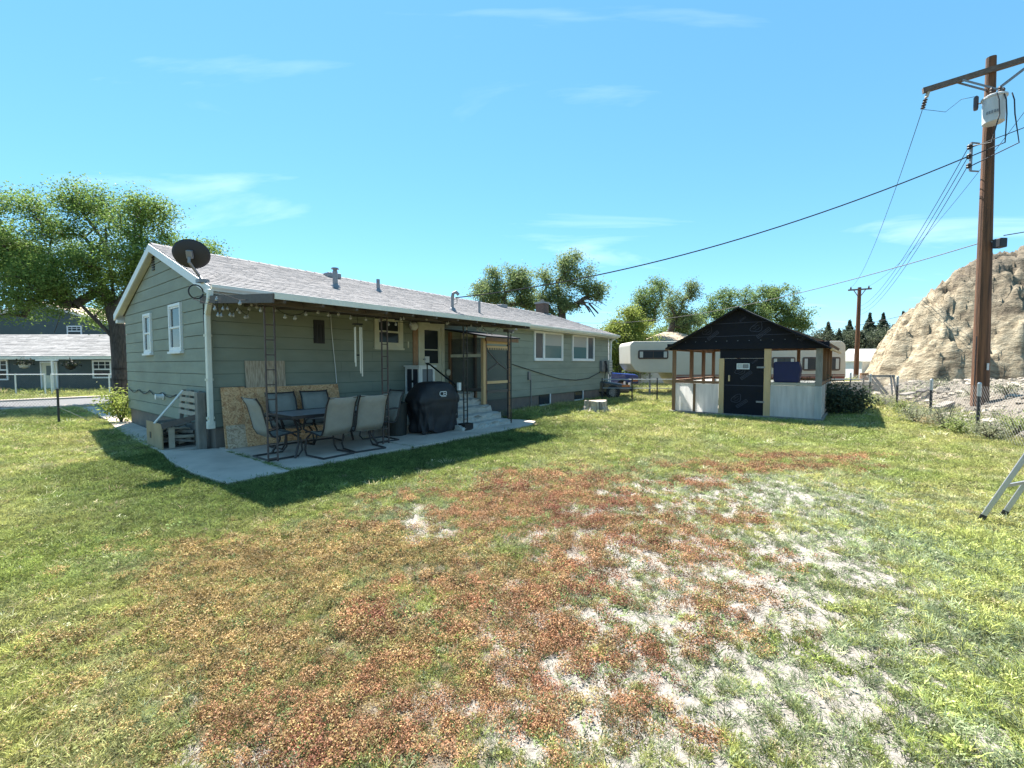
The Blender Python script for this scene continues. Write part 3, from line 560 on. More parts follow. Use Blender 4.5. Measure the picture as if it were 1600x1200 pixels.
# dish faces away over the roof: we see its convex back
fac = (Vector((.50, .75, .30))).normalized()
Mx = Matrix.Translation(c) @ fac.to_track_quat('Z', 'Y').to_matrix().to_4x4()
prof = [(r, .45*r*r) for r in np.linspace(.002, .285, 9)]
mb = MB(); mb.lathe(prof, (0, 0, 0), 36, Matrix.Diagonal((1.02, .88, 1, 1))); mb.f = mb.f[:-1]; vs = [Mx @ Vector(v) for v in mb.v]; mb.v = [tuple(v) for v in vs]
dsh = mb.build('reflector', M['dish'], dish, smooth=True); sd = dsh.modifiers.new('s', 'SOLIDIFY'); sd.thickness = .012
bk = Mx @ Vector((0, .0, -.03)); mb = MB(); mb.bx(-.045, .045, -.07, .07, -.10, -.005, Mx); mb.build('back_bracket', M['grey'], dish, bevel=.01)
mb = MB(); mb.tube([Mx @ Vector((0, -.05, -.10)), Mx @ Vector((0, -.12, -.14)), Vector((-.0, -.18, -.02)), Vector((.02, -.30, -.12))], .024, 10); mb.build('mast', M['grey'], dish)
MB().bx(-.07, .09, -.40, -.22, -.16, -.10).build('foot_plate', M['grey'], dish)
mb = MB(); mb.tube([(-.1+.11*math.cos(a), -.32, -.33+.12*math.sin(a)) for a in np.linspace(0, 6.1, 20)], .012, 6); mb.build('cable_loop', M['wire'], dish)
# ================================================================== PATIO COVER
cov = hthing('patio_cover', 'low patio cover with white fascia on rusty iron ladder posts along the back wall', 'patio cover')
c0, c1, vf = -.15, 5.95, -2.9
zc = lambda v: 2.80+(v/-2.9)*(2.565-2.80)
mb = MB(); mb.add([Vector((u, v, zc(v)+d)) for d in (.03, 0) for u, v in ((c0, vf), (c1, vf), (c1, 0), (c0, 0))], [(0,1,2,3),(7,6,5,4),(0,4,5,1),(1,5,6,2),(3,7,4,0)]); mb.build('roof_sheet', M['brownboard'], cov)
mb = MB(); mb.bx(c0, c1, vf-.022, vf, 2.515, 2.60); mb.build('fascia', M['gutter'], cov)
mb = MB(); mb.bar((c0-.012, vf, zc(vf)-.04), (c0-.012, -.03, zc(0)-.04), .024, .13); mb.build('side_board', M['brownboard'], cov)
mb = MB(); mb.bar((c1+.012, vf, zc(vf)-.04), (c1+.012, -.03, zc(0)-.04), .024, .13); mb.build('side_board', M['brownboard'], cov)
mb = MB(); mb.bx(c0+.02, c1-.02, -2.28, -2.19, 2.50, 2.585); mb.build('beam', M['brownboard'], cov)
for k in range(11):
    u = c0+.15+k*.58; mb = MB(); mb.bar((u, vf+.01, zc(vf)-.05), (u, -.03, zc(0)-.05), .04, .09); mb.build('rafter', M['brownboard'], cov)
for i, (u, v, zb, gap, dark) in enumerate([(.13, -2.08, .0, .145, 0), (2.24, -2.12, 0, .13, 0), (4.47, -2.12, 0, .12, 1), (6.08, -2.16, 0, .12, 1)]):
    mb = MB()
    for s in (-1, 1): mb.bar((u+s*gap/2, v, .0), (u+s*gap/2, v, 2.50 if i < 3 else 2.48), .022)
    p_ = mb.build('iron_post', M['iron'] if dark else pmat('brown_iron', (.075, .05, .045), .6, .4, 14), cov)
    z = .10
    while z < 2.4:
        MB().bx(u-gap/2+.011, u+gap/2-.011, v-.008, v+.008, z-.009, z+.009).build('rung', p_.data.materials[0], p_); z += .235 if not dark else .20
MB().bx(5.9, 6.14, -2.26, -2.1, 2.42, 2.48).build('post_bracket', M['brownboard'], cov)
# ---- string lights (bulbs hung on two drooping strands)
def strand(name, label, v, pts_px, br, grp):
    root = hthing(name, label, 'string lights', 0, 0, 0, group=grp); P_ = sorted([hv(x, y, v) for x, y in pts_px], key=lambda q: q.x)
    cord = [q+Vector((0, 0, br*1.9)) for q in P_]; mb = MB(); pts = [cord[0]+Vector((-.3, 0, .08))]
    for a, b in zip(cord[:-1], cord[1:]): pts += [a, (a+b)/2+Vector((0, 0, -.012))]
    pts += [cord[-1], cord[-1]+Vector((.4, 0, .08))]; mb.tube(pts, .0055, 5); mb.build('cord', M['wire'], root)
    bm_ = MB(); bm_.lathe([(br*.28, br*1.9), (br*.34, br*1.2), (br*.75, br*.55), (br, -.1*br), (br*.8, -.75*br), (br*.1, -1.1*br)], (0, 0, 0), 10)
    b0 = None
    for q in P_:
        if b0 is None: b0 = bm_.build('bulb', M['bulb'], root, smooth=True); b0.location = q
        else: o = b0.copy(); COL.objects.link(o); o.parent = root; o.location = q
z3 = lambda L_: [(180+x/5.333, 360+y/5.333) for x, y in L_]; z7 = lambda L_: [(460+x/5.714, 440+y/5.714) for x, y in L_]; z8 = lambda L_: [(660+x/5., 440+y/5.) for x, y in L_]
strand('string_lights', 'strand of small globe bulbs hung along front of patio cover, crossing window and chimes', -2.05,
       z3([(1040, 610), (1155, 592), (1213, 668), (1270, 600), (1330, 665), (1415, 722), (1497, 733)])+z7([(8, 328), (103, 292), (210, 275), (303, 300), (393, 292), (502, 325), (638, 338), (765, 348), (840, 382), (905, 382), (1037, 382)]), .027, 'string lights under the cover')
strand('string_lights', 'strand of tiny bulbs bunched at the left corner under the cover', -1.0,
       z3([(845, 575), (915, 585), (830, 655), (900, 655), (938, 652), (1020, 660), (1040, 682), (1118, 655), (1135, 620), (1180, 640), (1245, 655), (858, 708), (885, 712), (960, 705), (987, 710), (1085, 725), (1107, 720)]), .027, 'string lights under the cover')
strand('string_lights', 'strand of tiny bulbs at right end of cover above the stair enclosure roof', -2.35,
       z7([(950, 335), (975, 330), (1180, 338)])+z8([(190, 330), (203, 325), (345, 370), (380, 345), (430, 378), (475, 378), (463, 350), (505, 403), (545, 408), (580, 382), (603, 368), (685, 405), (710, 400), (735, 375)]), .024, 'string lights under the cover')
ch = hthing('wind_chimes', 'long pale tube wind chimes hanging from the patio cover', 'wind chimes', 2.06, -1.5, 2.38)
MB().lathe([(.10, 0), (.10, .02)], (0, 0, .0), 14).build('top_disc', M['black'], ch)
MB().tube([(0, 0, .02), (0, 0, .24)], .004, 5).build('hanger', M['wire'], ch)
for k, (a, l) in enumerate([(200, .78), (270, .88), (320, .98), (20, .92), (110, .70)]):
    x, y = .075*math.cos(R(a)), .075*math.sin(R(a)); MB().tube([(x, y, -.05), (x, y, -.05-l)], .013, 8).build('tube', M['chime'], ch); MB().tube([(x, y, 0.0), (x, y, -.05)], .003, 4).build('string', M['wire'], ch)
MB().lathe([(.04, 0), (.04, .03)], (0, 0, -.62), 10).build('striker', M['black'], ch)

# ================================================================== CONCRETE STEPS
steps = hthing('concrete_steps', 'crumbling grey concrete steps up to the back door', 'steps', 4.25, 0, 0)
rs = random.Random(5)
def rough_block(x0, x1, y0, y1, z0, z1, mtl, name, par, n=14, amp=.018):
    mb = MB(); nx_, nz_ = n, 5; g = []
    # front face and top with broken arris
    rows = [(y0, z0+(z1-z0)*k/4) for k in range(5)]+[(y0+.05, z1), (y0+.13, z1), (y1, z1)]
    for r_, (y, z) in enumerate(rows):
        for i in range(nx_+1):
            x = x0+(x1-x0)*i/nx_; e = amp*(2.2 if r_ in (3, 4, 5) else .8 if r_ < 7 else 0)
            g.append(Vector((x, y+abs(rs.gauss(0, 1))*e*(1 if r_ < 6 else 0), z-abs(rs.gauss(0, 1))*e*.7*(1 if r_ in (4, 5) else 0))))
    m = len(rows); mb.add(g, [(r_*(nx_+1)+i, r_*(nx_+1)+i+1, (r_+1)*(nx_+1)+i+1, (r_+1)*(nx_+1)+i) for r_ in range(m-1) for i in range(nx_)])
    L0 = [g[r_*(nx_+1)] for r_ in range(m)]+[Vector((x0, y1, z0))]; R0 = [g[r_*(nx_+1)+nx_] for r_ in range(m)]+[Vector((x1, y1, z0))]
    mb.add(L0, [tuple(range(m+1))]); mb.add(R0, [tuple(range(m+1))[::-1]])
    mb.build(name, mtl, par)
for k in range(4): rough_block(0+.02*k, 1.78-.03*k, -2.24+.30*k, -.02, -.05+.165*k-(.0 if k == 0 else .0), .165*(k+1), M['oldconc'], 'step', steps)
rough_block(.08, 1.66, -1.05, -.02, .66, .82, M['oldconc'], 'landing', steps)
hr = hthing('handrail', 'thin black metal handrail sloping down beside the concrete steps', 'handrail', 4.33, 0, 0)
mb = MB(); mb.tube([(0, -.92, 1.60), (0, -1.05, 1.58), (0, -1.9, 1.12), (0, -2.02, 1.05)], .021, 8); mb.build('rail', M['black'], hr)
for v, a, b in ((-.95, .82, 1.62), (-1.98, .33, 1.08)): MB().tube([(0, v, a), (0, v, b)], .016, 8).build('baluster', M['black'], hr)
MB().bx(-.03, .05, -2.07, -2.01, .98, 1.16).build('white_tag', M['white'], hr)
# ---- cabinet on the landing
cb = hthing('storage_cabinet', 'white framed storage cabinet with dark double doors beside the back door', 'cabinet', 4.36, -.62, .82)
wd, dp, hh = .50, .56, .74
MB().bx(.03, wd-.01, .03, dp-.01, .0, hh-.03).build('carcass', pmat('cabinet_grey_panel', (.16, .18, .21), .6, .08), cb)
mb = MB(); rect_frame(mb, 0, dp, .0, hh-.04, .055, -.012, .029, axis='u'); mb.build('door_frame', M['white'], cb)
mb = MB(); rect_frame(mb, .03, wd, 0, hh-.04, .055, -.012, .029, axis='v'); mb.build('side_frame', M['white'], cb)
MB().bx(-.05, wd+.04, -.05, dp+.02, hh-.04, hh).build('top', M['white'], cb, bevel=.006)
for k in (0, 1):
    a = .06+k*.225; d_ = MB(); d_.bx(.0, .02, a, a+.205, .06, hh-.10); d_ = d_.build('door', pmat('cabinet_navy', (.018, .02, .035), .5, .1), cb)
    MB().bx(-.03, 0, a+(.0 if k else .17), a+(.035 if k else .205), .3, .36).build('latch', M['black'], d_)
MB().bx(-.014, -.001, .255, .285, .06, hh-.09).build('door_stile', M['white'], cb)
# ---- stair enclosure: timber frame, screens, felt roof
en = hthing('stair_enclosure', 'timber framed screened enclosure with black felt lean-to roof beside the steps', 'enclosure', 6.0, 0, 0)
for (x, y, z0, z1, m_, w) in ((-.10, -1.40, .50, 2.28, 'newwood', .09), (.0, -1.39, .50, 2.26, 'redwood', .05), (.98, -1.40, .0, 2.26, 'redwood', .07), (-.06, -.10, .82, 2.5, 'redwood', .08), (.98, -.10, 0, 2.5, 'redwood', .08)):
    MB().bx(x-w/2, x+w/2, y-w/2, y+w/2, z0, z1).build('post', M[m_], en)
for z, m_, h in ((2.14, 'newwood', .11), (2.03, 'newwood', .06), (1.05, 'newwood', .075), (.80, 'brownboard', .07)):
    MB().bx(.026, .944, -1.43, -1.39, z, z+h).build('rail', M[m_], en)
for k in range(9): MB().bx(.06+k*.1, .10+k*.1, -1.436, -1.431, 1.98, 2.03).build('batten', M['newwood'], en)
for a, b in (((.08, -1.41, 1.95), (.5, -1.41, 1.62)), ((.5, -1.41, 1.62), (.92, -1.41, 1.42)), ((.08, -1.41, 1.42), (.5, -1.41, 1.62))): MB().bar(a, b, .03, .035, up=(0, 1, 0)).build('brace', M['brownboard'], en)
for z in (1.78, .85): MB().bx(-.09, -.04, -1.35, -.14, z, z+.08).build('rail', M['cream' if z > 1 else 'brownboard'], en)
MB().bx(.03, .94, -1.405, -1.40, .1, 2.1).build('screen', M['screen'], en); MB().bx(-.068, -.064, -1.35, -.14, .83, 2.3).build('screen', M['screen'], en)
mb = MB(); z_ = lambda v: 2.30+(v+1.62)*.16
mb.add([Vector((x, v, z_(v)+d)) for d in (.035, 0) for x, v in ((-.22, -1.62), (1.25, -1.62), (1.25, 0), (-.22, 0))], [(0,1,2,3),(7,6,5,4),(0,4,5,1),(1,5,6,2),(3,7,4,0)]); mb.build('felt_roof', M['felt'], en)
MB().bx(-.2, 1.2, -1.6, -1.56, 2.20, 2.297).build('front_header', M['redwood'], en)

# ================================================================== PATIO FURNITURE
zp = .042
tb = hthing('patio_table', 'grey rectangular patio table among sling chairs', 'table', 1.28, -1.66, zp)
mb = MB(); mb.bx(-.86, .86, -.48, .48, .675, .70); mb.build('table_top', M['tabletop'], tb, bevel=.012)
mb = MB(); rect_frame(mb, -.88, .88, -.50, .50, .05, 0, 0); mb = MB()
for (a, b, c_, d_) in ((-.88, .88, -.50, -.481), (-.88, .88, .481, .50), (-.88, -.861, -.48, .48), (.861, .88, -.48, .48)): mb.bx(a, b, c_, d_, .655, .708)
mb.build('rim', M['frame'], tb)
for sx in (-1, 1):
    for sy in (-1, 1): MB().tube([(sx*.80, sy*.40, .66), (sx*.70, sy*.34, .45), (sx*.70, sy*.34, .22), (sx*.80, sy*.42, 0.0)], .02, 8).build('leg', M['frame'], tb)
def make_chair():
    r_ = thing('patio_chair', '', 'chair')                    # faces +Y, origin under the seat
    w = .27
    back = []; seatp = [(.25, .40), (.18, .425), (.0, .40), (-.16, .375), (-.21, .39), (-.27, .50), (-.31, .68), (-.36, .88), (-.44, 1.02)]
    def sling(pts, name, x=w-.012):
        mb = MB(); n = len(pts); vs = []
        for y, z in pts: vs += [Vector((s*x, y, z-(.018*(1-s*s)))) for s in (-1, -.5, 0, .5, 1)]
        fs = [(i*5+j, i*5+j+1, (i+1)*5+j+1, (i+1)*5+j) for i in range(n-1) for j in range(4)]
        mb.add(vs, fs); o = mb.build(name, M['sling'], r_, smooth=True); m = o.modifiers.new('s', 'SOLIDIFY'); m.thickness = .008
    sling(seatp[:5], 'seat'); sling(seatp[4:], 'backrest')
    for s in (-1, 1):
        MB().tube([(s*w, y, z) for y, z in seatp], .014, 8).build('side_rail', M['frame'], r_)
        MB().tube([(s*w, -.31, .66), (s*(w+.04), -.18, .67), (s*(w+.05), .06, .655), (s*(w+.05), .20, .60), (s*(w+.04), .25, .46), (s*w, .20, .42)], .015, 8).build('armrest', M['frame'], r_)
        MB().tube([(s*(w-.03), .12, .40), (s*(w-.02), .26, .30), (s*(w+.01), .27, .10), (s*(w+.02), .20, .018), (s*(w+.02), -.28, .016)], .016, 8).build('leg', M['frame'], r_)
    MB().tube([(-w-.02, -.28, .016), (w+.02, -.28, .016)], .016, 8).build('base_bar', M['frame'], r_)
    MB().tube([(-w, -.43, 1.0), (w, -.43, 1.0)], .012, 8).build('top_rail', M['frame'], r_)
    MB().tube([(-w+.02, .12, .40), (w-.02, .12, .40)], .014, 8).build('seat_bar', M['frame'], r_)
    return r_
ch0 = make_chair(); CH = [(.98, -2.26, 4, 'beige sling patio chair seen from behind, nearest the left iron post, front of table'), (1.66, -2.24, -6, 'beige sling patio chair seen from behind, front of table, towards the grill'),
      (.38, -1.70, -90, 'sling patio chair at left end of table seen side-on behind the iron ladder post'), (2.36, -1.72, 84, 'sling patio chair at right end of table in front of the black bin'),
      (.96, -.98, 182, 'sling patio chair behind the table, left of the two against the osb sheet'), (1.58, -1.0, 176, 'sling patio chair behind the table, right of the two against the osb sheet')]
for i, (u, v, a, lb) in enumerate(CH):
    o = ch0 if i == 0 else copy_tree(ch0); o.location = hw(u, v, zp); o.rotation_euler = (0, 0, HANG+R(a)); o['label'] = lb; o['category'] = 'chair'; o['group'] = 'sling patio chairs round the table'
# ---- leaning boards
def lean(name, label, cat, u0, u1, v0, v1, h, mtl, t=.012, z0=.045, grp=None, skew=0.):
    n = Vector((0, v1-v0, h)).normalized(); nn = Vector((0, -n.z, n.y)); d = nn*t
    q = [Vector((u0, v0, z0)), Vector((u1, v0-.0, z0)), Vector((u1+skew, v1, z0+h)), Vector((u0+skew, v1, z0+h))]
    q = [p-q[0] for p in q]; mb = MB(); mb.add(q+[p+d for p in q], [(3,2,1,0),(4,5,6,7),(0,1,5,4),(1,2,6,5),(2,3,7,6),(3,0,4,7)])
    o = mb.build(name, mtl); o.location = hw(u0, v0, z0); o.rotation_euler = (0, 0, HANG); return tag(o, label, cat, grp)
lean('osb_sheet', 'narrow osb sheet leaning on the green wall beside the downspout', 'board', .09, .50, -.24, -.07, 1.12, M['osb'], grp='boards leaning on the back wall')
lean('osb_sheet', 'wide osb sheet leaning on the green wall behind the patio chairs', 'board', .42, 2.42, -.36, -.10, 1.10, M['osb'], grp='boards leaning on the back wall')
lean('plywood_panel', 'grey weathered plywood panel standing above the osb sheets against the wall', 'board', .53, 1.28, -.15, -.035, 1.62, M['ply'], .016, grp='boards leaning on the back wall')
lean('osb_offcut', 'small pale osb offcut at foot of the leaning sheets by the house corner', 'board', .10, .45, -.33, -.26, .42, M['osb2'], grp='boards leaning on the back wall')
# ---- grill under a cover, bin
gl = hthing('covered_grill', 'barbecue grill under a black fitted cover with a white logo', 'grill', 3.82, -1.72, zp)
mb = MB(); rows = []; rs = random.Random(3)
lev = [(.05, .50, .30), (.12, .53, .31), (.40, .55, .315), (.55, .60, .33), (.72, .66, .345), (.78, .665, .345), (.92, .58, .32), (1.05, .46, .27), (1.12, .38, .22), (1.15, .22, .14), (1.155, .02, .02)]
n = 80; vs = []
lz = [l[0] for l in lev]; zz_ = list(np.linspace(.05, 1.10, 26))+[1.12, 1.15, 1.155]; lev = [(z, float(np.interp(z, lz, [l[1] for l in lev])), float(np.interp(z, lz, [l[2] for l in lev]))) for z in zz_]
for k, (z, a, b) in enumerate(lev):
    for j in range(n):
        th = 2*math.pi*j/n; c_, s_ = math.cos(th), math.sin(th); e = .55; fold = 1+(.07*math.sin(9*th+z*7)+.06*math.sin(14*th-z*9)+.04*math.sin(23*th+z*4))*max(0, (.95-z))-.035*math.exp(-((z-.66-.03*math.sin(3*th))/.03)**2)-.02*math.exp(-((z-.42-.05*math.sin(2*th+1))/.03)**2)
        vs.append(Vector((a*fold*math.copysign(abs(c_)**e, c_), b*fold*math.copysign(abs(s_)**e, s_), z+.012*math.sin(5*th+k)*(1 if k < 26 else .2)-.03*math.sin(7*th)*(1 if k == 0 else 0))))
mb.add(vs, [(k*n+j, k*n+(j+1) % n, (k+1)*n+(j+1) % n, (k+1)*n+j) for k in range(len(lev)-1) for j in range(n)]+[tuple((len(lev)-1)*n+j for j in range(n))]); cvr = mb.build('fitted_cover', M['cover'], gl, smooth=True)
for sx in (-.45, .45): MB().lathe([(.05, 0), (.05, .03)], (sx, -.2, .05), 12, Matrix.Rotation(R(90), 4, 'X')).build('wheel', M['rubber'], gl)
# logo: rounded letters C and B with an underline, cut from white vinyl on the front of the cover
def stroke(mb, pts, w, y):
    for a, b in zip(pts[:-1], pts[1:]): mb.bar((a[0], y, a[1]), (b[0], y, b[1]), .006, w, up=(0, 0, 1) if abs(a[1]-b[1]) < abs(a[0]-b[0]) else (1, 0, 0))
lg = MB(); ox, oz, yy = -.10, .86, -.342
stroke(lg, [(ox+.105, oz+.075), (ox+.02, oz+.075), (ox, oz+.055), (ox, oz+.01), (ox+.02, oz-.01), (ox+.105, oz-.01)], .014, yy); stroke(lg, [(ox+.115, oz+.075), (ox+.185, oz+.075), (ox+.20, oz+.055), (ox+.185, oz+.033), (ox+.205, oz+.01), (ox+.185, oz-.01), (ox+.115, oz-.01), (ox+.115, oz+.075)], .014, yy)
stroke(lg, [(ox+.115, oz+.033), (ox+.185, oz+.033)], .012, yy); stroke(lg, [(ox+.04, oz-.035), (ox+.19, oz-.035)], .01, yy)
lg.build('logo', M['white'], cvr)
bn = hthing('rubbish_bin', 'round black lidded bin between the chairs and the covered grill', 'bin', 3.02, -1.45, zp)
MB().lathe([(.19, 0), (.20, .02), (.215, .40), (.225, .66), (.235, .665), (.235, .70), (.10, .74), (.02, .745)], (0, 0, 0), 24).build('body', pmat('bin_black_plastic', (.016, .019, .018), .6, .2), bn, smooth=False)
MB().bar((.225, -.06, .60), (.225, .06, .60), .03, .02).build('handle', M['black'], bn)
pt = hthing('planter_box', 'small dark planter box at foot of the iron post by the steps', 'planter', 4.47, -2.12, zp)
mb = MB(); 
for a, b, c_, d_ in ((-.14, .14, -.11, -.09), (-.14, .14, .09, .11), (-.14, -.12, -.09, .09), (.12, .14, -.09, .09)): mb.bx(a, b, c_, d_, 0, .16)
mb.build('box', M['black'], pt); MB().bx(-.12, .12, -.09, .09, .0, .13).build('soil', M['found'], pt)

# ================================================================== FIREWOOD CRATE AND PALLET BY THE GABLE
cr_ = hthing('firewood_crate', 'plywood sided firewood crate with grey slats against the gable wall', 'crate', -.64, .62, 0)
mb = MB(); mb.bx(0, .02, .02, 1.02, .02, .50); mb.build('plywood_side', M['plyb'], cr_)
MB().bx(-.004, -.0005, .70, .80, .18, .30).build('hand_hole', M['black'], cr_)
MB().bx(.021, .57, 1.0, 1.02, .02, .48).build('back_board', M['greywood'], cr_)
MB().bx(.55, .57, .03, .999, .02, .46).build('back_board', M['greywood'], cr_)
MB().bar((.0, .0, .47), (.60, -.36, .66), .04, .10, up=(0, 0, 1)).build('top_rail', M['brownboard'], cr_)
MB().bx(.10, .19, .0, .02, .05, .43).build('slat', M['palewood'], cr_)
for z in (.0,): MB().bx(.02, .58, -.0, .02, z, z+.05).build('slat', M['greywood'], cr_)
MB().bx(.022, .548, .022, .998, .02, .04).build('floor_board', M['greywood'], cr_)
rs = random.Random(21)
for k in range(46):
    l = rs.uniform(.22, .46); a = rs.uniform(-.9, .9); x, y = rs.uniform(.12, .44), rs.uniform(.08, .82); z = .07+.36*(k/46)+rs.uniform(-.01, .02); x = min(max(x, .03+l/2*abs(math.cos(a))+.02), .53-l/2*abs(math.cos(a))); 
    o = thing('firewood_stick', 'split firewood stick heaped in the plywood crate', 'firewood', (0, 0, 0), group='firewood in the crate') if 0 else None
    w, h = rs.uniform(.035, .075), rs.uniform(.025, .06); mb = MB(); d = Vector((math.cos(a)*l/2, math.sin(a)*l/2*.8, rs.uniform(-.06, .06))); mb.bar(-d, d, w, h)
    o = mb.build('firewood_stick', M[rs.choice(('greywood', 'palewood', 'brownboard', 'greywood', 'palewood'))], bevel=.004); o.location = hw(-.64+x, .62+y, z); o.rotation_euler = (0, 0, HANG); tag(o, 'split firewood stick heaped inside the plywood crate', 'firewood', 'firewood in the crate')
post = MB(); post.bx(-.07, .07, -.07, .07, 0, 1.08); o = post.build('wooden_post', M['greywood'], bevel=.01); o.location = hw(-.13, .28, 0.); o.rotation_euler = (0, 0, HANG); tag(o, 'stout grey timber post standing by the downspout beside the crate', 'post')
pl_ = hthing('wood_pallet', 'pale slatted pallet leaning on the gable wall above the firewood crate', 'pallet', -.16, .40, .52)
tilt = Matrix.Rotation(R(6), 4, 'Y')
for k in range(4): MB().bx(-.03, -.012, 0, 1.0, .10+k*.125, .18+k*.125, tilt).build('slat', M['palewood'], pl_)
for v in (.0, .46, .93): MB().bx(-.011, .05, v, v+.05, -.06, .58, tilt).build('stringer', M['greywood'], pl_)
pp = MB(); pp.tube([(-.24, .83, 1.10), (-.68, .92, .50)], .019, 10); o = pp.build('conduit_pipe', M['white'], smooth=False); q = hw(0, 0, 0); o.location = q; o.rotation_euler = (0, 0, HANG); tag(o, 'white pipe leaning diagonally across the crate and pallet', 'pipe')
# ================================================================== STUMP, LADDER
sp = thing('tree_stump', 'weathered grey tree stump on the lawn near the far wall', 'stump', (2.81, 14.75, -.02))
mb = MB(); n = 40; rs = random.Random(2); ph = [rs.uniform(0, 6) for _ in range(4)]; vs = []; lev = [(0, .50), (.04, .43), (.11, .37), (.22, .335), (.37, .345), (.39, .335)]
for z, r_ in lev:
    for j in range(n):
        th = 2*math.pi*j/n; k = 1+.13*math.sin(3*th+ph[0])*(1.6-z*2.4)+.08*math.sin(7*th+ph[1])*(1.3-z)+.035*math.sin(15*th+z*6)+(-.55*math.exp(-((th-4.85)/.11)**2))+.16*max(0, math.sin(5*th+.8))*math.exp(-z*9); vs.append(Vector((r_*k*math.cos(th), r_*k*math.sin(th), z+.015*math.sin(2*th+1)*(z > .3))))
mb.add(vs, [(k*n+j, k*n+(j+1) % n, (k+1)*n+(j+1) % n, (k+1)*n+j) for k in range(len(lev)-1) for j in range(n)]); mb.build('trunk', M['stump'], sp)
MB().add([v-Vector((0, 0, .004)) for v in vs[-n:]], [tuple(range(n))]).build('cut_face', M['stumptop'], sp, fix=False)
ld = thing('step_ladder', 'aluminium step ladder standing at the right edge of the lawn', 'ladder', (4.77, 4.47, 0))
a0, b0_ = Vector((0, 0, 0)), Vector((.37, .13, 0)); top = Vector((.72, -.62, 2.35)); sprd = Vector((.04, .02, 0))
for nm, p_, q_ in (('rear_rail', a0, top), ('rear_rail', b0_, top+Vector((.30, .11, 0)))):
    r_ = MB(); r_.bar(p_, q_, .026, .042); r_ = r_.build(nm, M['alu'], ld, bevel=.004); d = (q_-p_).normalized(); MB().bar(p_-d*.01, p_+d*.06, .032, .048).build('foot', M['black'], r_)
for k in (.16, .45, .75): p_ = a0.lerp(top, k); q_ = b0_.lerp(top+Vector((.22, .13, 0)), k); MB().bar(p_, q_, .02, .03).build('rear_brace', M['alu'], ld)
f0, f1 = Vector((1.05, -1.15, 0)), Vector((1.45, -.92, 0)); t1, t2 = top, top+Vector((.22, .13, 0))
for p_, q_ in ((f0, t1), (f1, t2)): MB().bar(p_, q_+Vector((.04, -.04, 0)), .032, .06).build('front_rail', M['alu'], ld)
for k in range(1, 8): p_ = f0.lerp(t1, k/8); q_ = f1.lerp(t2, k/8); MB().bar(p_, q_, .09, .025).build('tread', M['alu'], ld)
MB().bar(top+Vector((-.02, -.02, .02)), top+Vector((.28, .16, .02)), .18, .04).build('top_cap', M['alu'], ld)
# ================================================================== BLACK FELT GARDEN SHED
sd = hthing('garden_shed', 'unfinished timber shed with black felt gable roof and cloudy plastic lower walls', 'shed', 11.5, -8.55, 0)
SW, SL, EZ, PZ = 3.98, 4.9, 2.06, 3.24
def post(x, y, z0, z1, w, m_, d=None): MB().bx(x-(d or w)/2, x+(d or w)/2, y-w/2, y+w/2, z0, z1).build('post', M[m_], sd)
for y, w, m_, z1 in ((.06, .15, 'greywood', EZ), (1.28, .17, 'newwood', EZ), (2.50, .14, 'newwood', 1.74), (SW-.05, .10, 'redwood', EZ)): post(.05, y, .08, z1, w, m_, .09)
for x in (1.9, 3.4, SL-.05): post(x, SW-.05, .08, EZ, .10, 'redwood', .14); post(x, .05, .08, EZ, .10, 'redwood', .10)
for y in (1.0, 2.0, 3.0): post(SL-.05, y, .08, EZ, .10, 'redwood')
for k, (x0, x1, y0, y1) in enumerate(((-.06, .10, -.06, SW+.1), (SL-.12, SL+.02, -.06, SW+.1), (.11, SL-.13, -.06, .06), (.11, SL-.13, SW-.06, SW+.08))): MB().bx(x0, x1, y0, y1, -.03, .08).build('sill_beam', M['greywood'], sd, bevel=.01)
MB().bx(.12, SL-.14, .08, SW-.08, .0, .05).build('floor', pmat('shed_bounce_floor', (.5, .45, .38), .85, .15, 4), sd)  # pale floor added inside to bounce light onto the plastic panels
for y0, y1 in ((.14, 1.19), (2.575, SW-.11)): MB().bx(.0, .05, y0, y1, .97, 1.05).build('rail', M['redwood' if y0 > 1 else 'palewood'], sd)
MB().bx(-.004, .05, 3.25, 3.32, .08, .965).build('stud', M['redwood'], sd)
for y0, y1 in ((.0, 1.195), (2.58, 3.245), (3.325, SW-.11)): MB().bx(.012, .020, y0 if y0 else -.02, y1, .085, .965).build('plastic_panel', M['plastic'], sd)
MB().bx(-.008, -.004, -.02, .14, .085, .965).build('plastic_panel', M['plastic'], sd)
MB().bx(.15, SL-.1, SW-.02, SW-.012, .085, .97).build('plastic_panel', M['plastic'], sd); MB().bx(.15, SL-.1, .005, .013, .085, .97).build('plastic_panel', M['plastic'], sd)
MB().bx(SL-.02, SL-.012, .1, SW-.1, .085, .95).build('plastic_panel', M['plastic'], sd)
for y in (SW-.05, .05): MB().bx(.12, SL-.1, y-.045, y+.045, 1.0, 1.07).build('rail', M['redwood'], sd)
MB().bx(SL-.09, SL-.01, .1, SW-.1, .98, 1.06).build('rail', M['redwood'], sd)
for (x0, x1, y0, y1) in ((.0, .10, -.1, SW+.1), (SL-.1, SL, -.1, SW+.1), (.11, SL-.11, -.04, .07), (.11, SL-.11, SW-.07, SW+.04)): MB().bx(x0, x1, y0, y1, EZ+.002, EZ+.10).build('top_plate', M['redwood'], sd)
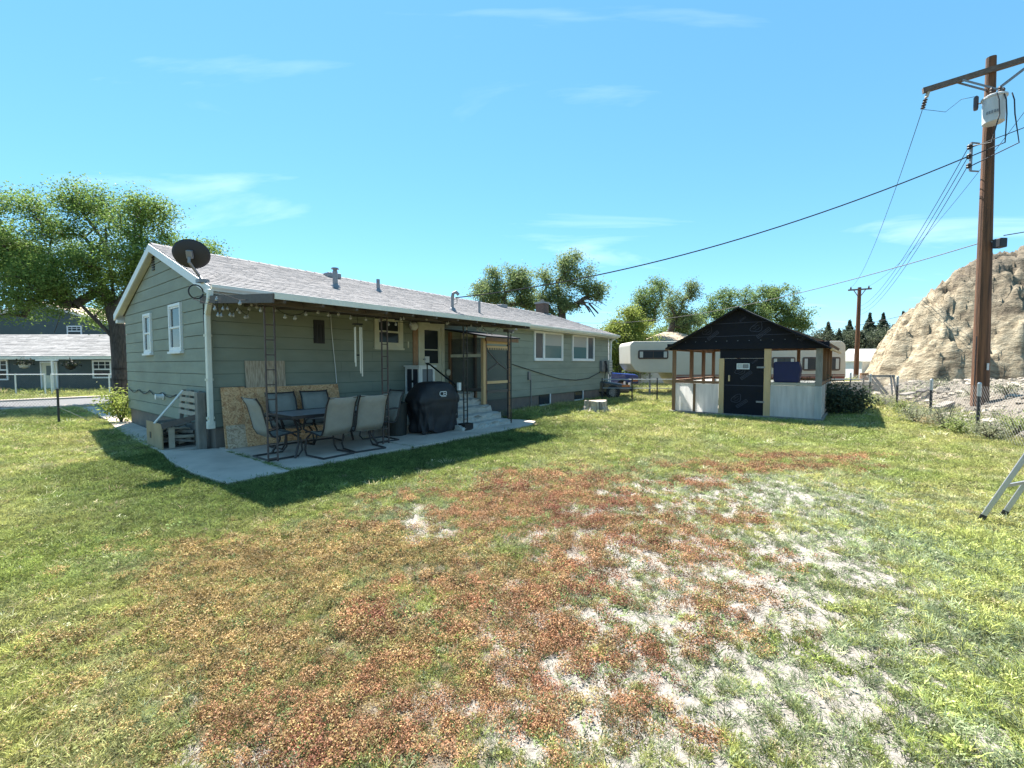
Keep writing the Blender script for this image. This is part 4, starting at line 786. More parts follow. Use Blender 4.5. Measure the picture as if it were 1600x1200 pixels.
# felt clad door and gable
fd = MB(); fd.bx(.02, .045, 1.37, 2.42, .06, 1.735); fd = fd.build('door', M['felt'], sd)
MB().bx(-.03, .019, 2.26, 2.30, 1.06, 1.24).build('handle', M['newwood'], fd)
mb = MB(); rect_frame(mb, 1.74, 2.08, 1.42, 1.59, .022, .0, .019, axis='u'); sg = mb.build('door_plate', M['white'], fd)
MB().bx(.008, .018, 1.77, 1.90, 1.445, 1.565).build('plate_field', M['grey'], sg); MB().bx(.008, .018, 1.91, 2.05, 1.445, 1.565).build('plate_field', M['galv'], sg)
MB().bx(.02, .04, 1.37, 2.55, 1.742, EZ-.002).build('felt_panel', M['felt'], sd)
cy = SW/2+.02; ov = .30
mb = MB(); mb.prism([(-.10, EZ+.01), (SW+.12, EZ+.01), (cy, PZ-.03)], -.015, -.003, lambda a, b, h: (h, a, b)); gb = mb.build('gable_felt', M['felt'], sd)
mb = MB(); mb.prism([(-.16, EZ-.07), (SW+.16, EZ-.03), (SW+.16, EZ+.16), (-.16, EZ+.12)], -.03, -.017, lambda a, b, h: (h+.0, a, b)); mb.build('felt_flap', M['felt'], sd)
for s in (0, 1):
    a = Vector((-ov, -.22 if not s else SW+.12, EZ-.06 if not s else EZ+.03)); b = Vector((-ov, cy, PZ)); nseg = 8; mb = MB(); vs = []; rs = random.Random(31+s)
    for i in range(nseg+1):
        for j in range(7):
            k = j/6; q = a.lerp(b, k); q.x = -ov+(SL+2*ov)*i/nseg+(rs.uniform(-.03, .03) if i == 0 else 0); q.z += rs.uniform(-.012, .012)+(-.02*math.sin(math.pi*k)); vs.append(q)
    mb.add(vs, [(i*7+j, i*7+j+1, (i+1)*7+j+1, (i+1)*7+j) for i in range(nseg) for j in range(6)]); o = mb.build('felt_roof', M['felt'], sd); m = o.modifiers.new('s', 'SOLIDIFY'); m.thickness = .035; m.offset = -1
    MB().bar(a+Vector((.02, 0, -.045)), Vector((SL+ov, a.y, a.z-.045)), .05, .06).build('eave_board', M['newwood'] if not s else M['redwood'], sd)
for k in range(6): # rafters
    x = .1+k*(SL-.2)/5
    for s in (-.2, SW+.2): MB().bar((x, s, EZ+.0), (x, cy, PZ-.14), .05, .09).build('rafter', M['redwood'], sd)
# pale printed marks on the felt: tilted banner outlines with loose scribbled shape outlines
def print_mark(par, y, z, s, x, full=True):
    mb = MB(); rot = R(-38); f = lambda a, b: Vector((x, y+s*(a*math.cos(rot)-b*math.sin(rot)), z+s*(-a*math.sin(rot)*-1+b*math.cos(rot))))
    def line(pts, w=.012):
        for p_, q_ in zip(pts[:-1], pts[1:]): mb.bar(f(*p_), f(*q_), .003, w*s*2.4, up=(1, 0, 0)) if 0 else mb.bar(f(*p_), f(*q_), w*s*2.4, .003, up=(1, 0, 0))
    line([(-.5, -.1), (.35, -.1), (.35, .10), (-.5, .10), (-.5, -.1)])
    for k in range(9): line([(-.42+k*.085, -.05), (-.40+k*.085, .05), (-.37+k*.085, -.03)], .009)
    if full:
        rr = random.Random(int(y*100)); pts = []
        for k in range(15):
            a = 2*math.pi*k/14; r_ = .30+.05*math.sin(3*a)+rr.uniform(-.02, .02); pts.append((.0+r_*1.25*math.cos(a), .52+r_*.85*math.sin(a)))
        line(pts); line([(-.2, .55), (-.05, .62), (.1, .55), (.22, .62)], .009); line([(-.15, .42), (.02, .38), (.2, .45)], .009); line([(-.05, .75), (.05, .66), (.12, .74)], .009)
    return mb.build('printed_mark', M['feltprint'], par, fix=False)
for y, z, s in ((2.78, 2.42, .42), (1.42, 2.44, .46), (.42, 2.28, .3)): print_mark(gb, y, z, s, -.018)
print_mark(gb, 1.95, 2.88, .22, -.018, False)
for y, z, s in ((1.85, 1.22, .40), (1.95, .38, .40)): print_mark(fd, y, z, s, .017)
print_mark(fd, 1.62, 1.64, .2, .017, False)
for z in (.45, 1.45): MB().bx(-.004, .019, 1.34, 1.55, z, z+.05).build('hinge', M['grey'], fd)
for z in (2.40, 2.78): w_ = (PZ-z)/(PZ-EZ)*(SW/2+.05); MB().bx(-.019, -.0155, cy-w_, cy+w_, z, z+.012).build('lap_seam', M['feltprint'], gb)
MB().bx(.0165, .0195, 1.37, 2.42, .93, .945).build('lap_seam', M['feltprint'], fd)
for k in range(14): MB().bx(-.0185, -.0155, -.05+k*.30, -.03+k*.30, EZ+.19, EZ+.21).build('cap_nail', M['grey'], gb)
bb = hthing('blue_tote', 'dark blue plastic tote standing on the shed front rail', 'tote', 11.56, -8.10, 1.055)
mb = MB(); mb.prism([(.08, 0), (.66, 0), (.69, .10), (.69, .54), (.66, .58), (.09, .58), (.02, .38)], .0, .42, lambda a, b, h: (h, a, b)); mb.build('body', M['bluebox'], bb, bevel=.025)
MB().bx(-.012, .0, .10, .62, .54, .58).build('rim', M['bluebox'], bb)
mb = MB(); mb.bx(.36, .40, -.3, 1.0, -.06, .0); 
MB().bx(.05, .5, .14-.06, 1.19, .985, 1.045).build('shelf_board', M['palewood'], sd)

# ================================================================== FENCES
def chainlink(root, a, b, h, pitch=.075, r_=.0016, mtl='meshwire', name='wire_mesh'):
    a, b = Vector(a), Vector(b); d = b-a; Ln = d.length; d.normalize(); mb = MB(); n = int((Ln+h)/pitch)
    for s in (1, -1):
        for k in range(n+1):
            x0 = k*pitch-(h if s > 0 else 0); p0, p1 = (x0, 0.), (x0+h, h)
            if s < 0: p0, p1 = (x0, h), (x0+h, 0.); p0 = (x0-0., h)
            if s < 0: x0 = k*pitch-h; p0, p1 = (x0, h), (x0+h, 0.)
            (xa, za), (xb, zb) = p0, p1; m = (zb-za)/(xb-xa)
            if xb < 0 or xa > Ln: continue
            if xa < 0: za += m*(0-xa); xa = 0
            if xb > Ln: zb += m*(Ln-xb); xb = Ln
            P_, Q_ = a+d*xa+Vector((0, 0, za)), a+d*xb+Vector((0, 0, zb)); nn = d.cross(Vector((0, 0, 1)))*r_; up = Vector((0, 0, r_*1.2))
            mb.add([P_-nn, P_+nn, P_+up, Q_-nn, Q_+nn, Q_+up], [(0,1,4,3),(1,2,5,4),(2,0,3,5)])
    return mb.build(name, M[mtl], root, fix=False)
fr = thing('chain_link_fence', 'chain-link fence with black posts and silver tops below the rock hill', 'fence', (9.99, 9.51, 0))
fp = [(7.9, 5.2), (9.99, 9.51), (10.97, 11.64), (12.3, 14.2), (13.6, 16.9), (14.9, 19.6)]; blk = pmat('tarred_post', (.03, .03, .035), .6, .3)
for i, (x, y) in enumerate(fp):
    q = Vector((x-9.99, y-9.51, 0)); p_ = MB(); p_.tube([q, q+Vector((0, 0, .92))], .032, 10); p_ = p_.build('post', blk, fr); MB().tube([q+Vector((0, 0, .88)), q+Vector((0, 0, 1.15)), q+Vector((0, 0, 1.18))], [.036, .036, .02], 10).build('post_cap', M['galv'], p_)
for (a, b) in zip(fp[:-1], fp[1:]): chainlink(fr, (a[0]-9.99, a[1]-9.51, .05), (b[0]-9.99, b[1]-9.51, .05), 1.05, .10, .0019)
fb = thing('chain_link_fence', 'chain-link fence with top rail between the house and the shed', 'fence', (5.05, 18.7, 0))
bp_ = [(-1.2, .3), (0, 0), (1.05, 0), (2.6, -.1), (4.6, -.2), (7.0, -.3), (9.4, -.4)]
for x, y in bp_: MB().tube([(x, y, 0), (x, y, .98)], .028, 8).build('post', blk, fb)
for (a, b) in zip(bp_[:-1], bp_[1:]):
    MB().tube([(a[0], a[1], .92), (b[0], b[1], .92)], .02, 8).build('top_rail', M['galv'], fb); MB().tube([(a[0], a[1], .55), (b[0], b[1], .55)], .016, 8).build('mid_rail', M['galv'], fb); chainlink(fb, (*a, .04), (*b, .04), .86, .12, .0022)
fl = thing('chain_link_fence', 'low chain-link fence ending at a black post left of the house', 'fence', (-12.28, 12.02, 0))
lp = [(0, 0), (-2.6, -.15), (-5.2, -.3), (-7.8, -.45)]
for x, y in lp: MB().tube([(x, y, 0), (x, y, .95)], .026, 8).build('post', blk, fl)
for a, b in zip(lp[:-1], lp[1:]): chainlink(fl, (*a, .03), (*b, .03), .86, .085, .003)
MB().tube([(0, 0, .45), (.35, .5, .02)], .012, 6).build('brace', M['galv'], fl)
nf = thing('chain_link_fence', 'chain-link fence with white pipe posts across the street before the blue house', 'fence', (-26.2, 23.5, 0))
npst = [-7, -4.6, -2.3, 0., 1.55, 1.9, 4.95, 7.2, 9.6]
for x in npst: MB().tube([(x, 0, 0), (x, 0, 1.12)], .032, 8).build('post', M['white'], nf)
for a, b in zip(npst[:-1], npst[1:]):
    if b-a > .5: MB().tube([(a, 0, 1.08), (b, 0, 1.08)], .024, 8).build('top_rail', M['white'], nf); chainlink(nf, (a, 0, .05), (b, 0, .05), 1.0, .12, .003)

# ================================================================== FIFTH-WHEEL TRAILER
tr = thing('travel_trailer', 'beige fifth-wheel travel trailer with maroon stripes parked behind the shed', 'trailer', (0, 22.5, 0))
f_ = lambda px, py: at(px, py, 22.5)
xl, xr, zt, zo, zb_ = f_(985, 535).x, f_(1322, 535).x, f_(1150, 533).z, f_(1000, 582).z, .48
def rnd(c, r_, a0, a1, n=5): return [(c[0]+r_*math.cos(R(a0+(a1-a0)*i/n)), c[1]+r_*math.sin(R(a0+(a1-a0)*i/n))) for i in range(n+1)]
poly = rnd((xl+.22, zt-.22), .22, 180, 90)+rnd((xr-.3, zt-.3), .3, 90, 10)+[(xr+.05, .9), (xr-.25, zb_)]+[(xl+2.55, zb_), (xl+2.15, zo-.03), (xl+.55, zo), (xl+.25, zo+.10), (xl+.03, zo+.42)]
mb = MB(); mb.prism(poly[::-1], 0, 2.4, lambda a, b, h: (a, h, b)); body = mb.build('body', M['rv'], tr, bevel=.04)
for z in np.arange(zb_+.25, zt-.2, .19):
    xa = xl+.12 if z > zo+.6 else (xl+.5 if z > zo+.05 else xl+2.5); MB().bx(xa+.1, xr-.1, -.012, -.0005, z-.008, z+.008).build('siding_seam', M['rv'], body)
for z, h, m_ in ((1.02, .05, 'rvstripe'), (.86, .12, 'rvstripe'), (.76, .035, 'brownboard')): MB().bx(xl+2.25, xr-.03, -.02, -.0125, z-.05, z-.05+h).build('stripe', M[m_], body)
def rvwin(x0, x1, z0, z1, n=2):
    mb = MB(); mb.prism(rnd((x1-.09, z1-.09), .09, 0, 90, 4)+rnd((x0+.09, z1-.09), .09, 90, 180, 4)+rnd((x0+.09, z0+.09), .09, 180, 270, 4)+rnd((x1-.09, z0+.09), .09, 270, 360, 4), -.035, -.0126, lambda a, b, h: (a, h, b)); w_ = mb.build('window', pmat('rv_window_frame', (.05, .03, .025), .5, .1), tr)
    k = (x1-x0-.14)/n
    for i in range(n): MB().bx(x0+.07+i*k+.015, x0+.07+(i+1)*k-.015, -.044, -.0355, z0+.07, z1-.07).build('pane', M['pane'], w_)
    for xx in (x0+.08, x1-.08-.16): MB().bx(xx, xx+.16, -.048, -.0445, z0+.08, z1-.08).build('curtain', M['blind'], w_)
for (a, b, c_, d_) in ((997, 547, 1044, 561), (1206, 558, 1242, 575), (1254, 558, 1312, 579)): p0, p1 = f_(a, b), f_(c_, d_); rvwin(p0.x, p1.x, p1.z, p0.z, 2)
MB().tube([(xl+1.15, .5, zo), (xl+1.15, .5, .0)], .05, 8).build('landing_jack', M['grey'], tr); MB().tube([(xl+.85, 1.2, zo), (xl+.85, 1.2, .65)], .07, 8).build('hitch_pin', M['grey'], tr)
for x in (xr-3.4, xr-4.3):
    w_ = MB(); w_.lathe([(.18, -.1), (.34, -.1), (.36, -.05), (.36, .08), (.34, .1), (.18, .1)], (x, .12, .36), 20, Matrix.Rotation(R(90), 4, 'X')); w_ = w_.build('wheel', M['rubber'], tr); MB().lathe([(.17, -.105), (.05, -.13)], (x, .12, .36), 14, Matrix.Rotation(R(90), 4, 'X')).build('rim', M['galv'], w_)
MB().bx(xr+.06, xr+.10, .5, .6, .8, 2.1).build('rear_ladder', M['palewood'], tr)

# ================================================================== CARS (only their fronts show past the house)
def vehicle(name, label, cat, loc_, rot, mtl, prof_body, prof_cab, L_, wx, wdt=1.8, group=None):
    r_ = thing(name, label, cat, loc_, rot, group); f = lambda a, b, h: (a, h, b)
    mb = MB(); mb.prism(prof_body, -wdt/2, wdt/2, f); b_ = mb.build('body', mtl, r_, bevel=.07)
    mb = MB(); mb.prism(prof_cab, -wdt/2+.12, wdt/2-.12, f); cb_ = mb.build('cab', M['pane'], r_, bevel=.05)
    xs = [p[0] for p in prof_cab]; zs = [p[1] for p in prof_cab]; tp = [p for p in prof_cab if p[1] > max(zs)-.05]; x0, x1 = min(p[0] for p in tp), max(p[0] for p in tp)
    MB().bx(x0-.03, x1+.03, -wdt/2+.10, wdt/2-.10, max(zs)-.02, max(zs)+.05).build('roof', mtl, r_, bevel=.02)
    for s in (-1, 1):
        for x in wx:
            w_ = MB(); w_.lathe([(.2, -.1), (.31, -.1), (.33, -.06), (.33, .06), (.31, .1), (.2, .1)], (x, s*(wdt/2-.06), .33), 20, Matrix.Rotation(R(90), 4, 'X')); w_ = w_.build('wheel', M['rubber'], r_); MB().lathe([(.19, -.09), (.19, .09)], (x, s*(wdt/2-.05), .33), 14, Matrix.Rotation(R(90), 4, 'X')).build('rim', M['galv'], w_)
        MB().bx(L_/2-.04, L_/2+.02, s*(wdt/2-.42), s*(wdt/2-.10), .62, .76).build('headlight', M['bulb'], r_)
        MB().bx(L_/2-.40, L_/2-.05, s*(wdt/2+.0), s*(wdt/2+.012), .58, .68).build('marker_light', pmat('amber_lens', (.45, .12, .02), .3), r_)
    MB().bx(L_/2-.02, L_/2+.08, -wdt/2+.04, wdt/2-.04, .38, .56).build('bumper', M['galv' if cat == 'truck' else 'black'], r_, bevel=.02)
    return r_
tk = at(990, 600, 26.0)
vehicle('pickup_truck', 'bright blue pickup truck half hidden behind the far house corner', 'truck', (tk.x-2.55, 26.0, 0), R(0), M['bluepaint'],
        [(-2.6, .45), (2.6, .45), (2.6, .86), (2.45, .98), (1.0, 1.08), (-2.6, 1.08)], [(-1.0, 1.08), (1.25, 1.08), (.55, 1.68), (-.8, 1.70)], 5.2, (-1.6, 1.65))
bc = at(979, 612, 21.0)
vehicle('parked_car', 'black car nose low on the grass below the blue truck', 'car', (bc.x-2.15, 21.2, -.05), R(-4), M['blackpaint'],
        [(-2.2, .30), (2.15, .30), (2.2, .55), (2.05, .68), (.9, .84), (-2.2, .86)], [(-1.7, .86), (.95, .86), (.25, 1.32), (-1.1, 1.34)], 4.4, (-1.4, 1.4), 1.75)

# ================================================================== NEIGHBOUR BUILDINGS
def rows_roof(par, p00, p10, p11, p01, n, mtl, th=.03, seed=0):
    mb = MB(); r_ = random.Random(seed); p00, p10, p11, p01 = map(Vector, (p00, p10, p11, p01)); L_ = (p10-p00).length
    for k in range(n):
        s0, s1 = k/n, min(1, (k+1.1)/n); x = -r_.uniform(0, .4)
        while x < L_:
            w = r_.uniform(.35, .9); a, b = max(0, x)/L_, min(L_, x+w-.01)/L_; x += w
            if b <= a: continue
            q = [p00.lerp(p10, a).lerp(p01.lerp(p11, a), s0), p00.lerp(p10, b).lerp(p01.lerp(p11, b), s0), p00.lerp(p10, b).lerp(p01.lerp(p11, b), s1), p00.lerp(p10, a).lerp(p01.lerp(p11, a), s1)]
            mb.add(q+[p+Vector((0, 0, th*r_.uniform(.6, 1.2) if i < 2 else .004)) for i, p in enumerate(q)], [(4,5,6,7),(0,1,5,4),(1,2,6,5),(3,0,4,7)])
    return stuff(mb.build('shingles', mtl, par))
def pwin(par, x0, x1, z0, z1, y, mt='white', grid=(2, 2)):
    mb = MB(); rect_frame(mb, x0, x1, z0, z1, .09, y-.06, y-.005); w_ = mb.build('window', M[mt], par); MB().bx(x0+.09, x1-.09, y-.03, y-.02, z0+.09, z1-.09).build('pane', M['pane'], w_)
    zm = (z0+z1)/2; MB().bx(x0+.09, x1-.09, y-.055, y-.031, zm-.04, zm+.04).build('meeting_rail', M[mt], w_)
    for i in range(1, grid[0]+1): xx = x0+(x1-x0)*i/(grid[0]+1); MB().bx(xx-.015, xx+.015, y-.045, y-.032, zm+.04, z1-.09).build('muntin', M[mt], w_)
    MB().bx(x0+.09, x1-.09, y-.046, y-.0325, (zm+z1)/2-.015, (zm+z1)/2+.015).build('muntin', M[mt], w_)
nb = thing('blue_house', 'low slate blue house with pale shingle roof and white door across the street', 'house', (-29, 27, 0))
g = lambda px, py, y=27.: at(px, py, y)-Vector((-29, 27, 0))
xa, xb = -9.0, g(178, 560).x+.1
MB().bx(xa, xb, 0, 7, 0, 2.15).build('wall', M['bluewall'], nb)
for z in np.arange(.2, 2.1, .2): MB().bx(xa, xb-.02, -.015, -.0005, z, z+.012).build('siding_line', M['bluewall'], nb)
ez_, rz_ = g(80, 557).z, at(80, 523, 30.5).z
rb = MB(); rb.add([Vector((xa-.3, -.5, ez_)), Vector((xb+.35, -.5, ez_)), Vector((xb+.35, 3.5, rz_)), Vector((xa-.3, 3.5, rz_)), Vector((xb+.35, 7.5, ez_)), Vector((xa-.3, 7.5, ez_))], [(0,1,2,3),(3,2,4,5)]); rb = rb.build('roof', M['roofdeck'], nb)
rows_roof(rb, (xa-.3, -.5, ez_+.01), (xb+.35, -.5, ez_+.01), (xb+.35, 3.5, rz_+.01), (xa-.3, 3.5, rz_+.01), 16, M['palesh'], .03, 5)
MB().bx(xa-.3, xb+.35, -.56, -.50, ez_-.18, ez_).build('fascia', M['gutter'], rb)
MB().prism([(.0, 2.15), (7, 2.15), (3.5, rz_-.1)], xb-.1, xb, lambda a, b, h: (h, a, b)).build('gable_wall', M['bluewall'], nb)
p0, p1 = g(64, 565), g(93, 612); dr = MB(); rect_frame(dr, p0.x, p1.x, .02, p0.z, .08, -.08, -.017); dr = dr.build('door', M['white'], nb); MB().bx(p0.x+.08, p1.x-.08, -.05, -.03, .05, p0.z-.08).build('door_leaf', M['cream'], dr); MB().bx(p0.x+.35, p1.x-.35, -.056, -.0505, .95, p0.z-.25).build('pane', M['pane2'], dr)
for (a, b, c_, d_) in ((145, 563, 176, 591), (-22, 562, 15, 594)): p0, p1 = g(a, b), g(c_, d_); pwin(nb, p0.x, p1.x, p1.z, p0.z, -.012)
q = g(124, 564); mb = MB(); mb.tube([(q.x, -1.6, 0), (q.x, -1.6, q.z)], .06, 8); mb.build('porch_post', M['white'], nb); MB().bx(q.x-.9, q.x+.3, -1.66, -1.54, q.z, q.z+.08).build('porch_beam', M['white'], nb)
for px, py in ((38, 570), (110, 572)):
    q = at(px, py, 26.); hb = thing('hanging_basket', 'dark hanging flower basket under the blue house eave, %s the white door' % ('left of' if px < 60 else 'right of'), 'basket', q, group='hanging baskets on the blue house')
    MB().lathe([(.05, -.22), (.2, -.15), (.25, 0), (.25, .03)], (0, 0, 0), 12).build('pot', M['blind' if px < 60 else 'black'], hb); MB().tube([(0, 0, .03), (0, 0, .5)], .012, 5).build('hanger', M['wire'], hb)
    mb = MB(); rs = random.Random(px)
    for k in range(160):
        d = Vector((rs.gauss(0, 1), rs.gauss(0, 1), abs(rs.gauss(0, .5)))).normalized()*rs.uniform(.2, .48); a = Vector((rs.gauss(0, 1), rs.gauss(0, 1), rs.gauss(0, 1))).normalized()*.06; b = a.cross(d).normalized()*.04; mb.add([d-a, d+b, d+a, d-b], [(0, 1, 2, 3)])
    mb.build('foliage', leafmat('basket_leaf', (.01, .012, .01), (.03, .04, .02)), hb, fix=False)
nt_ = thing('blue_house', 'taller slate blue gabled house rising behind the low blue house', 'house', (-38, 36, 0))
g = lambda px, py, y=36.: at(px, py, y)-Vector((-38, 36, 0))
pk, rr_ = g(60, 474), g(165, 503); hw_ = rr_.x-pk.x
mb = MB(); mb.prism([(pk.x-hw_, 0), (pk.x+hw_, 0), (pk.x+hw_, rr_.z), (pk.x, pk.z), (pk.x-hw_, rr_.z)], 0, 8, lambda a, b, h: (a, h, b)); mb.build('wall', M['bluewall'], nt_)
for s in (-1, 1): MB().bar((pk.x+s*(hw_+.4), -.15, rr_.z-.1), (pk.x, -.15, pk.z+.06), .2, .22).build('rake_board', M['white'], nt_); MB().add([Vector((pk.x+s*(hw_+.5), -.4, rr_.z-.05)), Vector((pk.x, -.4, pk.z+.2)), Vector((pk.x, 8, pk.z+.2)), Vector((pk.x+s*(hw_+.5), 8, rr_.z-.05))], [(0, 1, 2, 3)]).build('roof', M['tanroof'], nt_)
p0, p1 = g(105, 509), g(129, 526); pwin(nt_, p0.x, p1.x, p1.z, p0.z, 0)
th_ = thing('tan_roofed_house', 'beige house with tan hip roof behind the trailer', 'house', (13.5, 33, 0))
g = lambda px, py, y=33.: at(px, py, y)-Vector((13.5, 33, 0))
x0, x1, ez_ = g(982, 545).x, g(1150, 545).x, g(982, 548).z
MB().bx(x0+.3, x1, 0, 8, 0, ez_+.05).build('wall', M['beigewall'], th_)
pz = at(1062, 519, 37).z; rx = g(1062, 519, 37).x
mb = MB(); mb.add([Vector((x0-.3, -.5, ez_)), Vector((x1+.4, -.5, ez_)), Vector((x1+.4, 8.5, ez_)), Vector((x0-.3, 8.5, ez_)), Vector((rx-1.3, 4, pz)), Vector((x1-3, 4, pz))], [(0,1,5,4),(1,2,5),(2,3,4,5),(3,0,4)]); hr_ = mb.build('roof', M['tanroof'], th_)
rows_roof(hr_, (x0-.3, -.5, ez_+.01), (x1+.4, -.5, ez_+.01), (x1-3, 4, pz+.01), (rx-1.3, 4, pz+.01), 12, M['tanroof'], .04, 8)
for a, b in ((993, 1003), (1034, 1047)): p0, p1 = g(a, 581), g(b, 590); pwin(th_, p0.x, p1.x, p1.z-.1, p0.z, 0)
ws = thing('white_metal_shed', 'small white metal shed behind the rock hill and far power pole', 'shed', at(1346, 592, 42)*1)
o_ = Vector(ws.location); o_.z = 0; ws.location = o_
MB().bx(0, 4.2, 0, 3, 0, 1.8).build('wall', pmat('white_steel', (.62, .66, .70), .5, .05), ws); 
for k in range(12): MB().bx(.1+k*.34, .13+k*.34, -.02, -.001, .05, 1.75).build('rib', M['white'], ws)
MB().prism([(-.2, 1.75), (1.5, 2.95), (3.2, 1.75)], -.2, 4.4, lambda a, b, h: (h, a, b)).build('roof', pmat('white_roof_steel', (.75, .76, .76), .5, .05), ws)

# ================================================================== UTILITY POLES AND LINES
pl = thing('utility_pole', 'tall weathered wooden utility pole with crossarm and transformer by the right fence', 'utility pole', (12.63, 12.0, .3))
lean_ = Vector((-.11, 0, 9.25))
mb = MB(); n = 14; pts = [lean_*k for k in np.linspace(0, 1, 14)]; mb.tube(pts, [.185-.0065*i for i in range(14)], 16); mb.build('shaft', M['pole'], pl)
ptop = lean_; P12 = Vector((12.63, 12.0, .3))
al, ar = at(1433, 148, 12.65)-P12, at(1550, 112, 12.0)-P12; ar2 = al+(ar-al)*2.05; sh_ = Vector((0, -.17, 0))
arm = MB(); arm.bar(al+sh_, ar2+sh_, .10, .13); arm = arm.build('crossarm', M['armwood'], pl)
dirn = (ar2-al).normalized()
for s in (-1, 1):
    for off in (0, .12): MB().bar(ar+dirn*s*(.75)+sh_+Vector((0, off-.06, -.05)), Vector((ar.x, ar.y+sh_.y+off-.0, ar.z-.55)), .015, .045).build('brace', M['grey'], arm)
ins = MB(); q = al+dirn*.12+sh_; ins.bar(q+Vector((0, 0, -.06)), q+Vector((-.05, 0, -.22)), .07, .05); ins.build('hanger', M['palewood'], arm)
INS = []; q0 = q+Vector((-.06, .02, -.24))
iso = MB()
for k in range(4): iso.lathe([(.02, 0), (.055, -.03), (.05, -.05), (.02, -.06)], q0+Vector((-.018*k, 0, -.07*k)), 10)
iso.build('insulator', M['porcelain'], arm); LEND = P12+q0+Vector((-.07, 0, -.30))
q1 = al+dirn*(3.0)+sh_+Vector((0, 0, .07)); iso = MB(); iso.lathe([(.03, 0), (.06, .04), (.05, .12), (.02, .15)], q1, 10); iso.build('insulator', M['porcelain'], arm)
tcn_ = at(1553, 172, 11.62)-P12
can = MB(); can.lathe([(.17, -.34), (.205, -.32), (.22, .27), (.245, .28), (.245, .32), (.18, .36), (.05, .38)], tcn_, 24); can = can.build('transformer', pmat('transformer_grey', (.50, .51, .52), .5, .12, 3), pl, smooth=False)
for a in (-60, 0, 60): MB().lathe([(.03, 0), (.045, .03), (.03, .06), (.045, .09), (.02, .14)], tcn_+Vector((.17*math.sin(R(a)), -.12*math.cos(R(a)), .38)), 8).build('bushing', M['porcelain'], can)
for k in range(5): A_ = R(-118-13*(4-k)); Q_ = Matrix.Translation(tcn_) @ Matrix.Rotation(A_, 4, 'Z'); MB().bx(.208, .2185, -.016, .016, -.14, -.07, Q_).build('stencil_digit', M['grey'], can)
co = at(1525, 160, 11.8)-P12; MB().lathe([(.04, -.2), (.05, -.15), (.05, .12), (.02, .16)], co, 10).build('cutout_fuse', M['porcelain'], pl); MB().bar(co+Vector((0, 0, -.05)), co+Vector((.3, .1, .05)), .03).build('bracket', M['grey'], pl)
rk = at(1517, 245, 11.85)-P12; MB().bar(rk+Vector((0, 0, -.36)), rk+Vector((0, 0, .36)), .045).build('secondary_rack', M['grey'], pl)
for dz in (-.36, .36): MB().bar(rk+Vector((0, 0, dz)), rk+Vector((.36, .15, dz+.05)), .03).build('bracket', M['grey'], pl)
RACK = []
for k, dz in enumerate((.24, 0, -.24)):
    iso = MB(); iso.lathe([(.03, 0), (.055, .03), (.04, .06), (.055, .09), (.03, .12)], rk+Vector((-.07, -.02, dz-.06)), 10); iso.build('insulator', M['black'], pl); RACK.append(P12+rk+Vector((-.09, -.02, dz)))
for k, (sx, sz) in enumerate(((-.18, -.05), (0., .05), (.20, .1))):
    a = tcn_+Vector((sx, -.22, .3)); e_ = rk+Vector((-.03, -.05, .25-.25*k)); m_ = (a+e_)/2+Vector((.25*k-.1, -.2, -.45+.12*k))
    MB().tube([a, a+Vector((0, -.06, -.2)), a+Vector((.02, -.07, -.55)), m_+Vector((.1, 0, -.2)), e_], .014, 6).build('lead_wire', M['wire'], pl)
MB().tube([q0+Vector((-.06, 0, -.28)), (q0+co)/2+Vector((-.2, -.1, -.35)), (q0+co)/2+Vector((.25, -.05, .0)), co+Vector((0, 0, .15))], .006, 5).build('lead_wire', M['wire'], pl)
bx_ = at(1562, 380, 11.7)-P12; MB().bx(bx_.x-.09, bx_.x+.1, bx_.y-.1, bx_.y+.1, bx_.z-.12, bx_.z+.12).build('splice_box', M['black'], pl, bevel=.02)
MB().bar(bx_, Vector((-.05, -.15, bx_.z+.08)), .02).build('bracket', M['grey'], pl)
MB().bx(-.06, .0, -.20, -.19, 1.1, 1.28).build('pole_tag', M['galv'], pl); MB().tube([(-.22, -.05, 0), (-.21, -.05, 2.0)], .014, 6).build('ground_rod', M['iron'], pl)
p2 = thing('utility_pole', 'slim wooden utility pole with crossarm beyond the trailer', 'utility pole', (*at(1337, 600, 38).xy, 0))
P2 = Vector(p2.location); a2 = at(1343, 449, 38)-P2
MB().tube([(0, 0, 0), a2*.5, a2], [.19, .165, .13], 12).build('shaft', M['pole'], p2)
c1_, c2_ = at(1325, 453.5, 38)-P2, at(1362, 451, 37.4)-P2; ca_ = MB(); ca_.bar(c1_, c2_, .10, .12); ca_ = ca_.build('crossarm', M['armwood'], p2)
for s in (.12, .88): MB().lathe([(.04, 0), (.07, .06), (.03, .2)], c1_.lerp(c2_, s)+Vector((0, 0, .06)), 8).build('insulator', M['porcelain'], ca_); MB().bar(c1_.lerp(c2_, .5+(s-.5)*.7), a2+Vector((0, 0, -.9)), .05).build('brace', M['grey'], ca_)
def cable(label, a, b, sag, r_, n=28, name='power_line'):
    a, b = Vector(a), Vector(b); pts = [a.lerp(b, t_)-Vector((0, 0, 4*sag*t_*(1-t_))) for t_ in np.linspace(0, 1, n)]; o = pts[0].copy(); mb = MB(); mb.tube([p-o for p in pts], r_, 6); ob = mb.build(name, M['wire']); ob.location = o
    return tag(ob, label, 'power line', 'overhead lines')
mast_w = hw(MAST.x, MAST.y, MAST.z)
cable('thick black service cable sagging from the near pole to the house mast', RACK[1], mast_w, .55, .017)
cable('telephone cable from the near pole across to the trees behind the house', at(1527, 381, 11.9), at(890, 503, 30), .75, .012)
cable('thin line from the near crossarm insulator to the distant pole crossarm', LEND, P2+c1_.lerp(c2_, .12)+Vector((0, 0, .22)), .9, .008)
